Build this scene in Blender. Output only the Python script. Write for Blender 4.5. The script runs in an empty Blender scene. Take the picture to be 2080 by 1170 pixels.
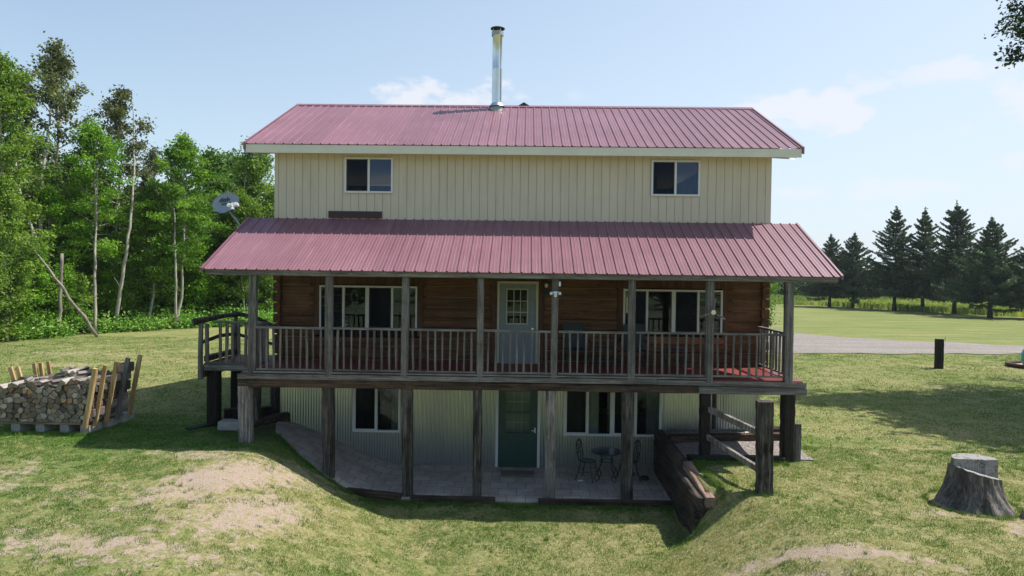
import bpy, math, random
import numpy as np
from mathutils import Vector, Matrix
from math import radians as RD, sin, cos, pi

SC = bpy.context.scene
# ------------------------------------------------------------------ camera
cd = bpy.data.cameras.new('camera'); cam = bpy.data.objects.new('camera', cd)
SC.collection.objects.link(cam); SC.camera = cam
cd.lens = 24.0; cd.sensor_width = 36.0; cd.clip_end = 4000; cd.clip_start = .1
CAM = Vector((.154, -17.148, 4.05))
cam.matrix_world = Matrix.Translation(CAM) @ (Matrix.Rotation(RD(1.169), 4, 'Z') @ Matrix.Rotation(RD(90 - 1.237), 4, 'X') @ Matrix.Rotation(RD(.728), 4, 'Z'))
# ------------------------------------------------------------------ light
SUN = Vector((.62, .19, 1.0)).normalized()
SUN_EL = math.asin(SUN.z); SUN_AZ = math.atan2(SUN.x, SUN.y)
sd = bpy.data.lights.new('sun', 'SUN'); sun = bpy.data.objects.new('sun', sd); SC.collection.objects.link(sun)
sd.energy = 5.0; sd.angle = RD(.5); sd.color = (1, .95, .86)
sun.rotation_euler = (-SUN).to_track_quat('-Z', 'Y').to_euler(); sun.location = (20, 10, 30)
SC.view_settings.view_transform = 'Standard'; SC.view_settings.look = 'None'
SC.view_settings.exposure = 0.52; SC.view_settings.gamma = 1.0
W = bpy.data.worlds.new("World"); SC.world = W; W.use_nodes = True
def world():
    nt = W.node_tree; N = nt.nodes; L = nt.links; N.clear()
    out = N.new('ShaderNodeOutputWorld'); bg = N.new('ShaderNodeBackground'); L.new(bg.outputs[0], out.inputs[0])
    bg.inputs[1].default_value = .125
    sky = N.new('ShaderNodeTexSky'); sky.sky_type = 'NISHITA'; sky.sun_disc = False
    sky.sun_elevation = SUN_EL; sky.sun_rotation = SUN_AZ
    sky.air_density = 1.1; sky.dust_density = 1.6; sky.ozone_density = 1.3; sky.altitude = 200
    tc = N.new('ShaderNodeTexCoord'); sep = N.new('ShaderNodeSeparateXYZ'); L.new(tc.outputs['Generated'], sep.inputs[0])
    def m(op, a, b=None, c=None):
        n = N.new('ShaderNodeMath'); n.operation = op
        for i, v in enumerate((a, b, c)):
            if v is None: continue
            if isinstance(v, (int, float)): n.inputs[i].default_value = v
            else: L.new(v, n.inputs[i])
        return n.outputs[0]
    az = m('ARCTAN2', sep.outputs[0], sep.outputs[1]); el = m('ARCSINE', sep.outputs[2])
    cmb = N.new('ShaderNodeCombineXYZ'); L.new(m('MULTIPLY', az, 1.0), cmb.inputs[0]); L.new(m('MULTIPLY', el, 1.9), cmb.inputs[1])
    no = N.new('ShaderNodeTexNoise'); no.inputs['Scale'].default_value = 13; no.inputs['Detail'].default_value = 9; no.inputs['Roughness'].default_value = .56
    L.new(cmb.outputs[0], no.inputs[0])
    nz = m('SUBTRACT', no.outputs[0], .5)
    tot = None
    # azimuth, elevation (degrees), half widths, strength, noise gain
    for a, e, wa, we, s, k in ((-6.6, 13.6, 7.2, 2.3, .85, 5.0), (21.5, 12.4, 7.5, 2.5, .85, 4.6), (29, 13.9, 6.5, 1.3, .65, 5.0), (39, 12.0, 8.5, 3.2, .8, 4.5),
                               (26, 6.6, 7.5, 1.0, .5, 4), (36.0, 8.0, 5, .9, .5, 4), (4.5, 14.6, 2.5, .7, .25, 4), (-70, 14, 14, 4, .7, 5), (80, 20, 16, 5, .7, 5), (150, 18, 20, 6, .8, 5), (-140, 25, 18, 6, .8, 5)):
        da = m('DIVIDE', m('SUBTRACT', az, RD(a)), RD(wa)); de = m('DIVIDE', m('SUBTRACT', el, RD(e)), RD(we))
        r = m('ADD', m('MULTIPLY', da, da), m('MULTIPLY', de, de))
        v = m('ADD', m('SUBTRACT', .75, r), m('MULTIPLY', nz, k))
        mr = N.new('ShaderNodeMapRange'); mr.interpolation_type = 'SMOOTHSTEP'; L.new(v, mr.inputs[0]); mr.inputs[1].default_value = 0; mr.inputs[2].default_value = .8
        mr.inputs[3].default_value = 0; mr.inputs[4].default_value = s
        tot = mr.outputs[0] if tot is None else m('MAXIMUM', tot, mr.outputs[0])
    # thin veil that whitens the air towards the horizon and towards the sun side
    veil = N.new('ShaderNodeMapRange'); L.new(el, veil.inputs[0]); veil.inputs[1].default_value = RD(-2); veil.inputs[2].default_value = RD(48); veil.inputs[3].default_value = .60; veil.inputs[4].default_value = .0
    side = N.new('ShaderNodeMapRange'); L.new(az, side.inputs[0]); side.inputs[1].default_value = RD(-35); side.inputs[2].default_value = RD(45); side.inputs[3].default_value = -.10; side.inputs[4].default_value = .34
    back = N.new('ShaderNodeMapRange'); L.new(sep.outputs[1], back.inputs[0]); back.inputs[1].default_value = -.5; back.inputs[2].default_value = .45; back.inputs[3].default_value = .06; back.inputs[4].default_value = 1
    vv = m('MULTIPLY', m('MINIMUM', m('MAXIMUM', m('ADD', veil.outputs[0], side.outputs[0]), 0), .92), back.outputs[0])
    mx = N.new('ShaderNodeMixRGB'); tn = N.new('ShaderNodeMixRGB'); tn.blend_type = 'MULTIPLY'; tn.inputs[0].default_value = 1; L.new(sky.outputs[0], tn.inputs[1]); tn.inputs[2].default_value = (.95, 1.01, .98, 1); L.new(vv, mx.inputs[0]); L.new(tn.outputs[0], mx.inputs[1]); mx.inputs[2].default_value = (4.3, 4.85, 5.55, 1)
    mx2 = N.new('ShaderNodeMixRGB'); L.new(tot, mx2.inputs[0]); L.new(mx.outputs[0], mx2.inputs[1]); mx2.inputs[2].default_value = (4.95, 5.1, 5.5, 1)
    L.new(mx2.outputs[0], bg.inputs[0])
world()

# ------------------------------------------------------------------ numpy noise
def _hash(ix, iy, s):
    h = (ix * 374761393 + iy * 668265263 + s * 974634777) & 0xffffffff
    h = ((h ^ (h >> 13)) * 1274126177) & 0xffffffff
    return ((h ^ (h >> 16)) & 0xffff) / 65535.0
def vnoise(x, y, s=0):
    x = np.asarray(x, float); y = np.asarray(y, float)
    ix = np.floor(x).astype(np.int64); iy = np.floor(y).astype(np.int64); fx = x - ix; fy = y - iy
    fx = fx * fx * (3 - 2 * fx); fy = fy * fy * (3 - 2 * fy)
    a = _hash(ix, iy, s); b = _hash(ix + 1, iy, s); c = _hash(ix, iy + 1, s); d = _hash(ix + 1, iy + 1, s)
    return (a * (1 - fx) + b * fx) * (1 - fy) + (c * (1 - fx) + d * fx) * fy
def fbm(x, y, s=0, o=4):
    v = 0; a = .5; t = 0
    for i in range(o):
        v = v + a * vnoise(x * 2 ** i, y * 2 ** i, s + i * 17); t += a; a *= .5
    return v / t
def ss(a, b, x):
    t = np.clip((np.asarray(x, float) - a) / (b - a), 0, 1); return t * t * (3 - 2 * t)

# ------------------------------------------------------------------ materials
MATS = {}
def newmat(name):
    m = bpy.data.materials.new(name); m.use_nodes = True; nt = m.node_tree; nt.nodes.clear()
    o = nt.nodes.new('ShaderNodeOutputMaterial'); b = nt.nodes.new('ShaderNodeBsdfPrincipled'); nt.links.new(b.outputs[0], o.inputs[0])
    MATS[name] = m
    return m, nt, b, o
class NT:
    def __init__(s, nt): s.nt = nt; s.N = nt.nodes; s.L = nt.links
    def coord(s, kind='Object', scale=(1, 1, 1), world=False):
        if world:
            g = s.N.new('ShaderNodeNewGeometry').outputs['Position']
        else: g = s.N.new('ShaderNodeTexCoord').outputs[kind]
        mp = s.N.new('ShaderNodeMapping'); s.L.new(g, mp.inputs[0]); mp.inputs['Scale'].default_value = scale
        return mp.outputs[0]
    def noise(s, v, scale, detail=5, rough=.55, dist=0):
        n = s.N.new('ShaderNodeTexNoise'); s.L.new(v, n.inputs['Vector']); n.inputs['Scale'].default_value = scale
        n.inputs['Detail'].default_value = detail; n.inputs['Roughness'].default_value = rough; n.inputs['Distortion'].default_value = dist
        return n.outputs[0]
    def ramp(s, f, stops, mode='LINEAR'):
        r = s.N.new('ShaderNodeValToRGB'); s.L.new(f, r.inputs[0]); cr = r.color_ramp; cr.interpolation = mode
        while len(cr.elements) < len(stops): cr.elements.new(.5)
        for e, (p, c) in zip(cr.elements, stops):
            e.position = p; e.color = (*c, 1) if len(c) == 3 else c
        return r.outputs[0]
    def mix(s, f, a, b, mode='MIX'):
        m = s.N.new('ShaderNodeMixRGB'); m.blend_type = mode
        for i, v in enumerate((f, a, b)):
            if isinstance(v, (int, float)): m.inputs[i].default_value = v
            elif isinstance(v, tuple): m.inputs[i].default_value = (*v, 1)
            else: s.L.new(v, m.inputs[i])
        return m.outputs[0]
    def math(s, op, a, b=0.0):
        m = s.N.new('ShaderNodeMath'); m.operation = op
        for i, v in enumerate((a, b)):
            if isinstance(v, (int, float)): m.inputs[i].default_value = v
            else: s.L.new(v, m.inputs[i])
        return m.outputs[0]
    def bump(s, h, b, strength=.3, dist=.02):
        n = s.N.new('ShaderNodeBump'); s.L.new(h, n.inputs['Height']); n.inputs['Strength'].default_value = strength; n.inputs['Distance'].default_value = dist
        s.L.new(n.outputs[0], b.inputs['Normal'])
    def attr(s, name):
        a = s.N.new('ShaderNodeAttribute'); a.attribute_name = name; return a.outputs['Fac']
    def rnd(s):
        return s.N.new('ShaderNodeObjectInfo').outputs['Random']
def wood(name, dark, mid, light, axis='z', sc=1.0, rough=.85, bump=.5, knots=True, paint=None):
    m, nt, b, o = newmat(name); t = NT(nt)
    s = {'x': (1.2, 22, 22), 'y': (22, 1.2, 22), 'z': (22, 22, 1.2)}[axis]
    s = tuple(v * sc for v in s)
    v = t.coord('Object', s)
    f = t.noise(v, 1.3, 8, .62, .6)
    big = t.noise(t.coord('Object', (1, 1, 1)), 1.7, 4, .6)
    c = t.ramp(f, [(.38, dark), (.5, mid), (.61, light)] if name in ('creosote_post', 'gray_worn_post', 'black_post', 'dark_beam', 'dark_wall_timber') else [(.3, dark), (.5, mid), (.7, light)])
    c2 = t.mix(t.ramp(big, [(.35, (0, 0, 0)), (.65, (1, 1, 1))]), c, t.mix(.55, c, light))
    fine = t.noise(t.coord('Object', tuple(q * 3 for q in s)), 1.6, 5, .7)
    blot = t.noise(t.coord('Object', tuple(q * .28 for q in s)), 1.1, 6, .72, .8)
    c2 = t.mix(t.ramp(blot, [(.40, (.55, .55, .55)), (.52, (0, 0, 0))]), c2, dark)
    c3 = t.mix(t.ramp(fine, [(.34, (1, 1, 1)), (.44, (0, 0, 0))]), c2, tuple(q * .35 for q in dark))
    nt.links.new(c3, b.inputs['Base Color']); b.inputs['Roughness'].default_value = rough; b.inputs['Specular IOR Level'].default_value = .25
    t.bump(t.math('ADD', f, t.math('MULTIPLY', fine, .5)), b, bump, .012)
    return m
def plain(name, col, rough=.5, metal=0, spec=.5, var=.12, sc=6, bump=0, bsc=60):
    m, nt, b, o = newmat(name); t = NT(nt)
    v = t.coord('Object'); n = t.noise(v, sc, 5, .6)
    c = t.ramp(n, [(.3, tuple(q * (1 - var) for q in col)), (.7, tuple(min(1, q * (1 + var)) for q in col))])
    nt.links.new(c, b.inputs['Base Color']); b.inputs['Roughness'].default_value = rough; b.inputs['Metallic'].default_value = metal; b.inputs['Specular IOR Level'].default_value = spec
    if bump: t.bump(t.noise(v, bsc, 5, .6), b, bump, .01)
    return m
gray_z = wood('weathered_gray_vertical', (.035, .03, .028), (.12, .11, .102), (.25, .237, .225), 'z')
gray_x = wood('weathered_gray_horizontal', (.04, .035, .033), (.145, .135, .127), (.28, .267, .255), 'x')
gray_y = wood('weathered_gray_lengthwise', (.06, .055, .055), (.16, .15, .145), (.27, .26, .25), 'y')
tie_z = wood('creosote_post', (.005, .004, .0035), (.02, .016, .013), (.16, .14, .122), 'z', .8, .8, .8)
tie_gray = wood('gray_worn_post', (.03, .024, .02), (.16, .14, .125), (.36, .32, .29), 'z', .8, .85, .8)
tie_black = wood('black_post', (.004, .0035, .003), (.010, .008, .007), (.03, .024, .02), 'z', .8, .7, .6)
tie_x = wood('dark_beam', (.010, .007, .006), (.034, .022, .017), (.12, .075, .05), 'x', .8, .8, .7)
tie_y = wood('dark_wall_timber', (.010, .008, .006), (.034, .026, .021), (.11, .085, .07), 'y', .8, .85, .9)
log_x = wood('log_stain', (.038, .018, .010), (.11, .050, .024), (.215, .10, .047), 'x', .55, .6, .5)
log_trim = wood('stained_trim', (.04, .02, .012), (.09, .042, .024), (.14, .07, .042), 'z', .6, .65, .4)
log_end = wood('log_end', (.03, .012, .007), (.10, .045, .022), (.21, .10, .05), 'y', .8, .7, .6)
pine_z = wood('yellow_pine', (.26, .15, .06), (.42, .27, .12), (.56, .40, .21), 'z', .7, .7, .3)
board_x = wood('rough_board', (.12, .08, .055), (.24, .17, .12), (.36, .27, .2), 'x', .8, .85, .5)
soffit_wood = wood('porch_ceiling', (.03, .02, .015), (.075, .05, .035), (.13, .09, .06), 'y', .5, .8, .3)
deck_red = plain('deck_red_paint', (.20, .036, .030), .55, 0, .4, .2, 5)
white_vinyl = plain('white_vinyl', (.62, .63, .64), .4, 0, .5, .05)
cream_trim = plain('cream_trim', (.52, .50, .38), .55, 0, .4, .06)
cream_fascia = plain('cream_fascia', (.66, .64, .55), .5, 0, .4, .05, 2)
blue_door = plain('blue_gray_door', (.22, .26, .29), .5, 0, .4, .06)
green_door = plain('dark_green_door', (.012, .055, .048), .4, 0, .5, .15)
dark_brown = plain('dark_brown_flashing', (.045, .02, .026), .5, 0, .4, .1)
black_iron = plain('black_iron', (.010, .011, .012), .45, 0, .5, .2)
table_glass = plain('dark_table_top', (.05, .065, .07), .18, 0, .6, .1)
chair_fabric = plain('gray_sling_fabric', (.05, .055, .062), .8, 0, .2, .15, 30)
concrete = plain('concrete_block', (.34, .32, .31), .9, 0, .3, .18, 9, .5, 70)
stone_m = plain('pale_stone', (.30, .28, .26), .9, 0, .3, .2, 6, .4, 30)
dish_gray = plain('dish_gray', (.24, .28, .33), .5, 0, .4, .06)
white_plastic = plain('white_plastic', (.75, .76, .78), .4, 0, .5, .04)
dark_plastic = plain('dark_plastic', (.03, .03, .035), .5, 0, .4, .1)
lettering_m = plain('dark_lettering', (.03, .045, .08), .5, 0, .4, .05)
teal_plastic = plain('teal_plastic', (.01, .30, .27), .35, 0, .5, .1)
rust_m = plain('rusty_ring', (.07, .04, .03), .8, 0, .3, .3)
sand_m = plain('pale_sand', (.55, .48, .40), .9, 0, .2, .2)
curtain_m = plain('pale_curtain', (.30, .32, .30), .85, 0, .2, .1)
interior_m = plain('dim_interior', (.10, .09, .08), .9, 0, .1, .2, 1)
lamp_glass = plain('clear_lamp_glass', (.55, .58, .58), .15, 0, .8, .05)
mat_rug = plain('woven_doormat', (.17, .15, .125), .95, 0, .1, .25, 60)
dead_bark = wood('bleached_dead_wood', (.09, .08, .065), (.23, .205, .175), (.38, .35, .31), 'z', .5, .9, .5)
aspen_bark = wood('aspen_bark', (.13, .115, .09), (.33, .305, .26), (.50, .47, .41), 'z', .35, .9, .5)
dark_bark = wood('dark_bark', (.018, .014, .011), (.05, .04, .032), (.10, .085, .07), 'z', .6, .95, .8)
def galv(name, base, rough, metal=1.0, stain=.25):
    m, nt, b, o = newmat(name); t = NT(nt)
    v = t.coord('Object'); n = t.noise(v, 2.2, 6, .65); s = t.noise(t.coord('Object', (9, 9, .7)), 1.4, 5, .6)
    c = t.ramp(n, [(.3, tuple(q * (1 - stain) for q in base)), (.7, base)])
    c = t.mix(t.ramp(s, [(.5, (0, 0, 0)), (.8, (.3, .3, .3))]), c, tuple(q * .55 for q in base))
    nt.links.new(c, b.inputs['Base Color']); b.inputs['Metallic'].default_value = metal
    r = t.ramp(n, [(.3, (rough + .04,) * 3), (.7, (rough - .02,) * 3)]); nt.links.new(r, b.inputs['Roughness'])
    return m
galv_wall = galv('galvanized_corrugated', (.54, .59, .615), .30, 1.0, .08)
galv_pipe = galv('galvanized_pipe', (.70, .72, .74), .27, 1.0, .1)
def roof_mat():
    m, nt, b, o = newmat('burgundy_metal'); t = NT(nt)
    v = t.coord('Object'); n = t.noise(v, .8, 5, .6); s = t.noise(t.coord('Object', (7, .5, .5)), 2.0, 6, .65)
    c = t.ramp(n, [(.3, (.185, .082, .108)), (.7, (.235, .108, .140))])
    c = t.mix(t.ramp(s, [(.5, (0, 0, 0)), (.8, (.45, .45, .45))]), c, (.33, .21, .25))
    # each sheet faded a little differently; screw heads in rows
    sp = t.N.new('ShaderNodeSeparateXYZ'); t.L.new(v, sp.inputs[0])
    wn = t.N.new('ShaderNodeTexWhiteNoise'); wn.noise_dimensions = '1D'; t.L.new(t.math('FLOOR', t.math('DIVIDE', t.math('ADD', sp.outputs[0], 6.8), .9144)), wn.inputs['W'])
    c = t.mix(1.0, c, t.ramp(wn.outputs['Value'], [(0, (.86, .85, .86)), (1, (1.0, 1.0, 1.0))]), 'MULTIPLY')
    fx = t.math('FRACT', t.math('ADD', t.math('DIVIDE', sp.outputs[0], .2286), .63)); fy = t.math('FRACT', t.math('DIVIDE', sp.outputs[1], .61))
    dx = t.math('MULTIPLY', t.math('SUBTRACT', fx, .5), .2286); dy = t.math('MULTIPLY', t.math('SUBTRACT', fy, .5), .61)
    d = t.math('SQRT', t.math('ADD', t.math('MULTIPLY', dx, dx), t.math('MULTIPLY', dy, dy)))
    c = t.mix(t.ramp(d, [(.006, (.75, .75, .75)), (.014, (0, 0, 0))]), c, (.06, .03, .035))
    nt.links.new(c, b.inputs['Base Color']); b.inputs['Roughness'].default_value = .42; b.inputs['Specular IOR Level'].default_value = .45
    t.bump(t.noise(v, 3.0, 3, .5), b, .08, .02)
    return m
roof_m = roof_mat()
def siding_mat():
    m, nt, b, o = newmat('cream_grooved_siding'); t = NT(nt)
    v = t.coord('Object'); n = t.noise(t.coord('Object', (1, 1, .35)), 2.5, 6, .6); f = t.noise(t.coord('Object', (60, 60, 3)), 1, 5, .6)
    c = t.ramp(n, [(.3, (.53, .475, .375)), (.7, (.58, .525, .42))])
    sp = t.N.new('ShaderNodeSeparateXYZ'); t.L.new(v, sp.inputs[0])
    fx = t.math('FRACT', t.math('DIVIDE', t.math('ADD', sp.outputs[0], 6.22), .2032)); d = t.math('MULTIPLY', t.math('ABSOLUTE', t.math('SUBTRACT', fx, .5)), .2032)
    c = t.mix(t.ramp(d, [(.004, (.42, .42, .42)), (.008, (0, 0, 0))]), c, (.20, .19, .155))
    stn = t.noise(t.coord('Object', (5, 5, .45)), 1.2, 7, .7)
    c = t.mix(t.ramp(stn, [(.5, (0, 0, 0)), (.78, (.4, .4, .4))]), c, (.30, .28, .23))
    nt.links.new(c, b.inputs['Base Color']); b.inputs['Roughness'].default_value = .75; b.inputs['Specular IOR Level'].default_value = .3
    t.bump(f, b, .15, .004)
    return m
siding_m = siding_mat()
def glass_mat(name, tint=(.8, .84, .84), ior=1.75, rough=.0):
    m, nt, b, o = newmat(name); nt.nodes.remove(b); N = nt.nodes; L = nt.links
    t = NT(nt)
    g = N.new('ShaderNodeBsdfGlossy'); g.inputs['Roughness'].default_value = rough; g.inputs[0].default_value = (.5, .66, 1, 1)
    tr = N.new('ShaderNodeBsdfTransparent'); tr.inputs[0].default_value = (*tint, 1)
    fr = N.new('ShaderNodeFresnel'); fr.inputs[0].default_value = ior
    bp = N.new('ShaderNodeBump'); L.new(t.noise(t.coord('Object'), 1.6, 2, .5), bp.inputs['Height']); bp.inputs['Strength'].default_value = .25; bp.inputs['Distance'].default_value = .01
    L.new(bp.outputs[0], g.inputs['Normal'])
    mx = N.new('ShaderNodeMixShader'); L.new(fr.outputs[0], mx.inputs[0]); L.new(tr.outputs[0], mx.inputs[1]); L.new(g.outputs[0], mx.inputs[2]); L.new(mx.outputs[0], o.inputs[0])
    return m
glass_m = glass_mat('window_glass')
screen_m = glass_mat('insect_screen', (.25, .25, .25), 1.25, .3)
def leaf_mat(name, a, b_, c_, trans=.35, rough=.6):
    m, nt, b, o = newmat(name); nt.nodes.remove(b); N = nt.nodes; L = nt.links; t = NT(nt)
    tone = t.attr('tone'); col = t.ramp(tone, [(0, a), (.5, b_), (1, c_)])
    r = t.rnd(); hs = N.new('ShaderNodeHueSaturation'); L.new(col, hs.inputs['Color'])
    mr = N.new('ShaderNodeMapRange'); L.new(r, mr.inputs[0]); mr.inputs[3].default_value = .82; mr.inputs[4].default_value = 1.2; L.new(mr.outputs[0], hs.inputs['Value'])
    d = N.new('ShaderNodeBsdfPrincipled'); L.new(hs.outputs[0], d.inputs['Base Color']); d.inputs['Roughness'].default_value = rough; d.inputs['Specular IOR Level'].default_value = .35
    tr = N.new('ShaderNodeBsdfTranslucent')
    g = t.mix(1.0, hs.outputs[0], (1.15, 1.35, .5), 'MULTIPLY'); L.new(g, tr.inputs[0])
    mx = N.new('ShaderNodeMixShader'); mx.inputs[0].default_value = trans; L.new(d.outputs[0], mx.inputs[1]); L.new(tr.outputs[0], mx.inputs[2]); L.new(mx.outputs[0], o.inputs[0])
    return m
leaf_green = leaf_mat('bright_leaves', (.045, .12, .008), (.13, .27, .015), (.26, .43, .04))
leaf_olive = leaf_mat('olive_leaves', (.04, .055, .02), (.12, .14, .055), (.30, .31, .17), .3)
leaf_yellow = leaf_mat('yellow_green_leaves', (.05, .10, .012), (.14, .24, .03), (.27, .36, .06))
leaf_dark = leaf_mat('dark_leaves', (.025, .06, .010), (.065, .135, .018), (.13, .22, .035))
leaf_oak = leaf_mat('oak_leaves', (.012, .03, .010), (.025, .055, .015), (.045, .085, .025), .25)
needle_m = leaf_mat('spruce_needles', (.018, .045, .028), (.05, .095, .05), (.13, .18, .08), .12)
weed_m = leaf_mat('weeds', (.13, .20, .06), (.25, .31, .10), (.42, .41, .14), .3)
under_m = leaf_mat('undergrowth_leaves', (.06, .16, .02), (.16, .32, .05), (.33, .46, .12), .35)
grass_m = leaf_mat('grass_blades', (.045, .14, .014), (.125, .205, .03), (.43, .37, .16), .3, .7)

def paver_mat():
    m, nt, b, o = newmat('concrete_pavers'); t = NT(nt)
    v = t.coord(world=True); br = t.N.new('ShaderNodeTexBrick'); t.L.new(v, br.inputs['Vector'])
    br.inputs['Color1'].default_value = (.42, .345, .295, 1); br.inputs['Color2'].default_value = (.50, .425, .37, 1); br.inputs['Mortar'].default_value = (.03, .027, .022, 1)
    br.inputs['Scale'].default_value = 1; br.inputs['Mortar Size'].default_value = .006; br.inputs['Brick Width'].default_value = .41; br.inputs['Row Height'].default_value = .41; br.offset = .5; br.inputs['Mortar Smooth'].default_value = .3
    n = t.noise(v, 3, 6, .65)
    c = t.mix(t.ramp(n, [(.35, (.6, .6, .6)), (.6, (0, 0, 0))]), br.outputs[0], (.24, .205, .175))
    nt.links.new(c, b.inputs['Base Color']); b.inputs['Roughness'].default_value = .88
    t.bump(t.math('ADD', t.math('MULTIPLY', br.outputs['Fac'], -1.0), t.math('MULTIPLY', n, .4)), b, .5, .02)
    return m
paver_m = paver_mat()
def gravel_mat():
    m, nt, b, o = newmat('gravel'); t = NT(nt)
    v = t.coord(world=True); vo = t.N.new('ShaderNodeTexVoronoi'); t.L.new(v, vo.inputs['Vector']); vo.inputs['Scale'].default_value = 22
    n = t.noise(v, .9, 5, .6); n2 = t.noise(v, 9, 6, .7)
    sp = t.N.new('ShaderNodeSeparateColor'); t.L.new(vo.outputs['Color'], sp.inputs[0])
    c = t.ramp(sp.outputs[0], [(0, (.09, .08, .078)), (.5, (.21, .19, .185)), (1, (.38, .35, .34))])
    c = t.mix(t.ramp(n2, [(.35, (.55, .55, .55)), (.7, (0, 0, 0))]), c, (.20, .17, .15))
    c = t.mix(t.ramp(n, [(.3, (.3, .3, .3)), (.7, (0, 0, 0))]), c, (.28, .24, .21))
    rut = t.noise(t.coord(world=True, scale=(.06, .9, 1)), 1.0, 5, .65)
    c = t.mix(t.ramp(rut, [(.42, (.5, .5, .5)), (.56, (0, 0, 0))]), c, (.15, .13, .105))
    nt.links.new(c, b.inputs['Base Color']); b.inputs['Roughness'].default_value = .9
    t.bump(t.math('ADD', vo.outputs['Distance'], n2), b, .8, .03)
    return m
gravel_m = gravel_mat()
def ground_mat():
    m, nt, b, o = newmat('lawn_and_soil'); t = NT(nt)
    v = t.coord(world=True)
    big = t.noise(v, .16, 5, .6, .4); mid = t.noise(v, 1.1, 6, .68); fine = t.noise(v, 14, 6, .75); vfine = t.noise(v, 60, 4, .7)
    g = t.ramp(fine, [(.3, (.035, .085, .012)), (.5, (.085, .155, .024)), (.72, (.18, .25, .05))])
    dryc = t.ramp(fine, [(.3, (.14, .13, .05)), (.5, (.29, .26, .115)), (.72, (.45, .40, .22))])
    dry = t.math('ADD', t.math('ADD', t.math('MULTIPLY', big, .55), t.math('MULTIPLY', mid, .6)), t.math('MULTIPLY', t.attr('dry'), .55))
    gd = t.mix(t.ramp(dry, [(.55, (0, 0, 0)), (.85, (.9, .9, .9))]), g, dryc)
    # far mown field: softer, flatter green
    far = t.attr('far')
    st = t.noise(t.coord(world=True, scale=(.12, 1.1, 1)), 1.0, 5, .6)
    fc = t.ramp(st, [(.32, (.085, .135, .032)), (.5, (.15, .18, .052)), (.66, (.26, .25, .10))])
    gd = t.mix(far, gd, fc)
    soil = t.math('ADD', t.attr('soil'), t.math('MULTIPLY', t.math('SUBTRACT', t.noise(v, 4.2, 10, .86), .5), 4.6))
    sc = t.ramp(vfine, [(.3, (.24, .175, .13)), (.55, (.43, .34, .27)), (.75, (.56, .46, .38))])
    c = t.mix(t.ramp(soil, [(.44, (0, 0, 0)), (.56, (1, 1, 1))]), gd, sc)
    dark_fac = t.attr('ground_dark')
    c = t.mix(dark_fac, c, (.055, .042, .032))  # ground turns darker brown around the landing and inside the wood
    nt.links.new(c, b.inputs['Base Color']); b.inputs['Roughness'].default_value = .95; b.inputs['Specular IOR Level'].default_value = .15
    t.bump(t.math('ADD', fine, t.math('MULTIPLY', vfine, .6)), b, .9, .05)
    return m
ground_m = ground_mat()

# ------------------------------------------------------------------ object helpers
def link(o): SC.collection.objects.link(o); return o
def tag(o, label=None, cat=None, group=None, kind=None):
    if label: o['label'] = label
    if cat: o['category'] = cat
    if group: o['group'] = group
    if kind: o['kind'] = kind
    return o
def empty(name, loc, label, cat, group=None):
    o = bpy.data.objects.new(name, None); o.location = loc; o.empty_display_size = .2; link(o); return tag(o, label, cat, group)
def np_mesh(name, V, F, attrs=None, smooth=False):
    V = np.asarray(V, np.float32); F = np.asarray(F, np.int32); k = F.shape[1]
    me = bpy.data.meshes.new(name); me.vertices.add(len(V)); me.vertices.foreach_set('co', V.ravel())
    me.loops.add(F.size); me.loops.foreach_set('vertex_index', F.ravel()); me.polygons.add(len(F))
    me.polygons.foreach_set('loop_start', np.arange(0, F.size, k, dtype=np.int32))
    if attrs:
        for n, (dom, a) in attrs.items():
            at = me.attributes.new(n, 'FLOAT', dom); at.data.foreach_set('value', np.asarray(a, np.float32).ravel())
    me.polygons.foreach_set('use_smooth', np.full(len(F), smooth, bool))
    me.update(calc_edges=True); return me
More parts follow.
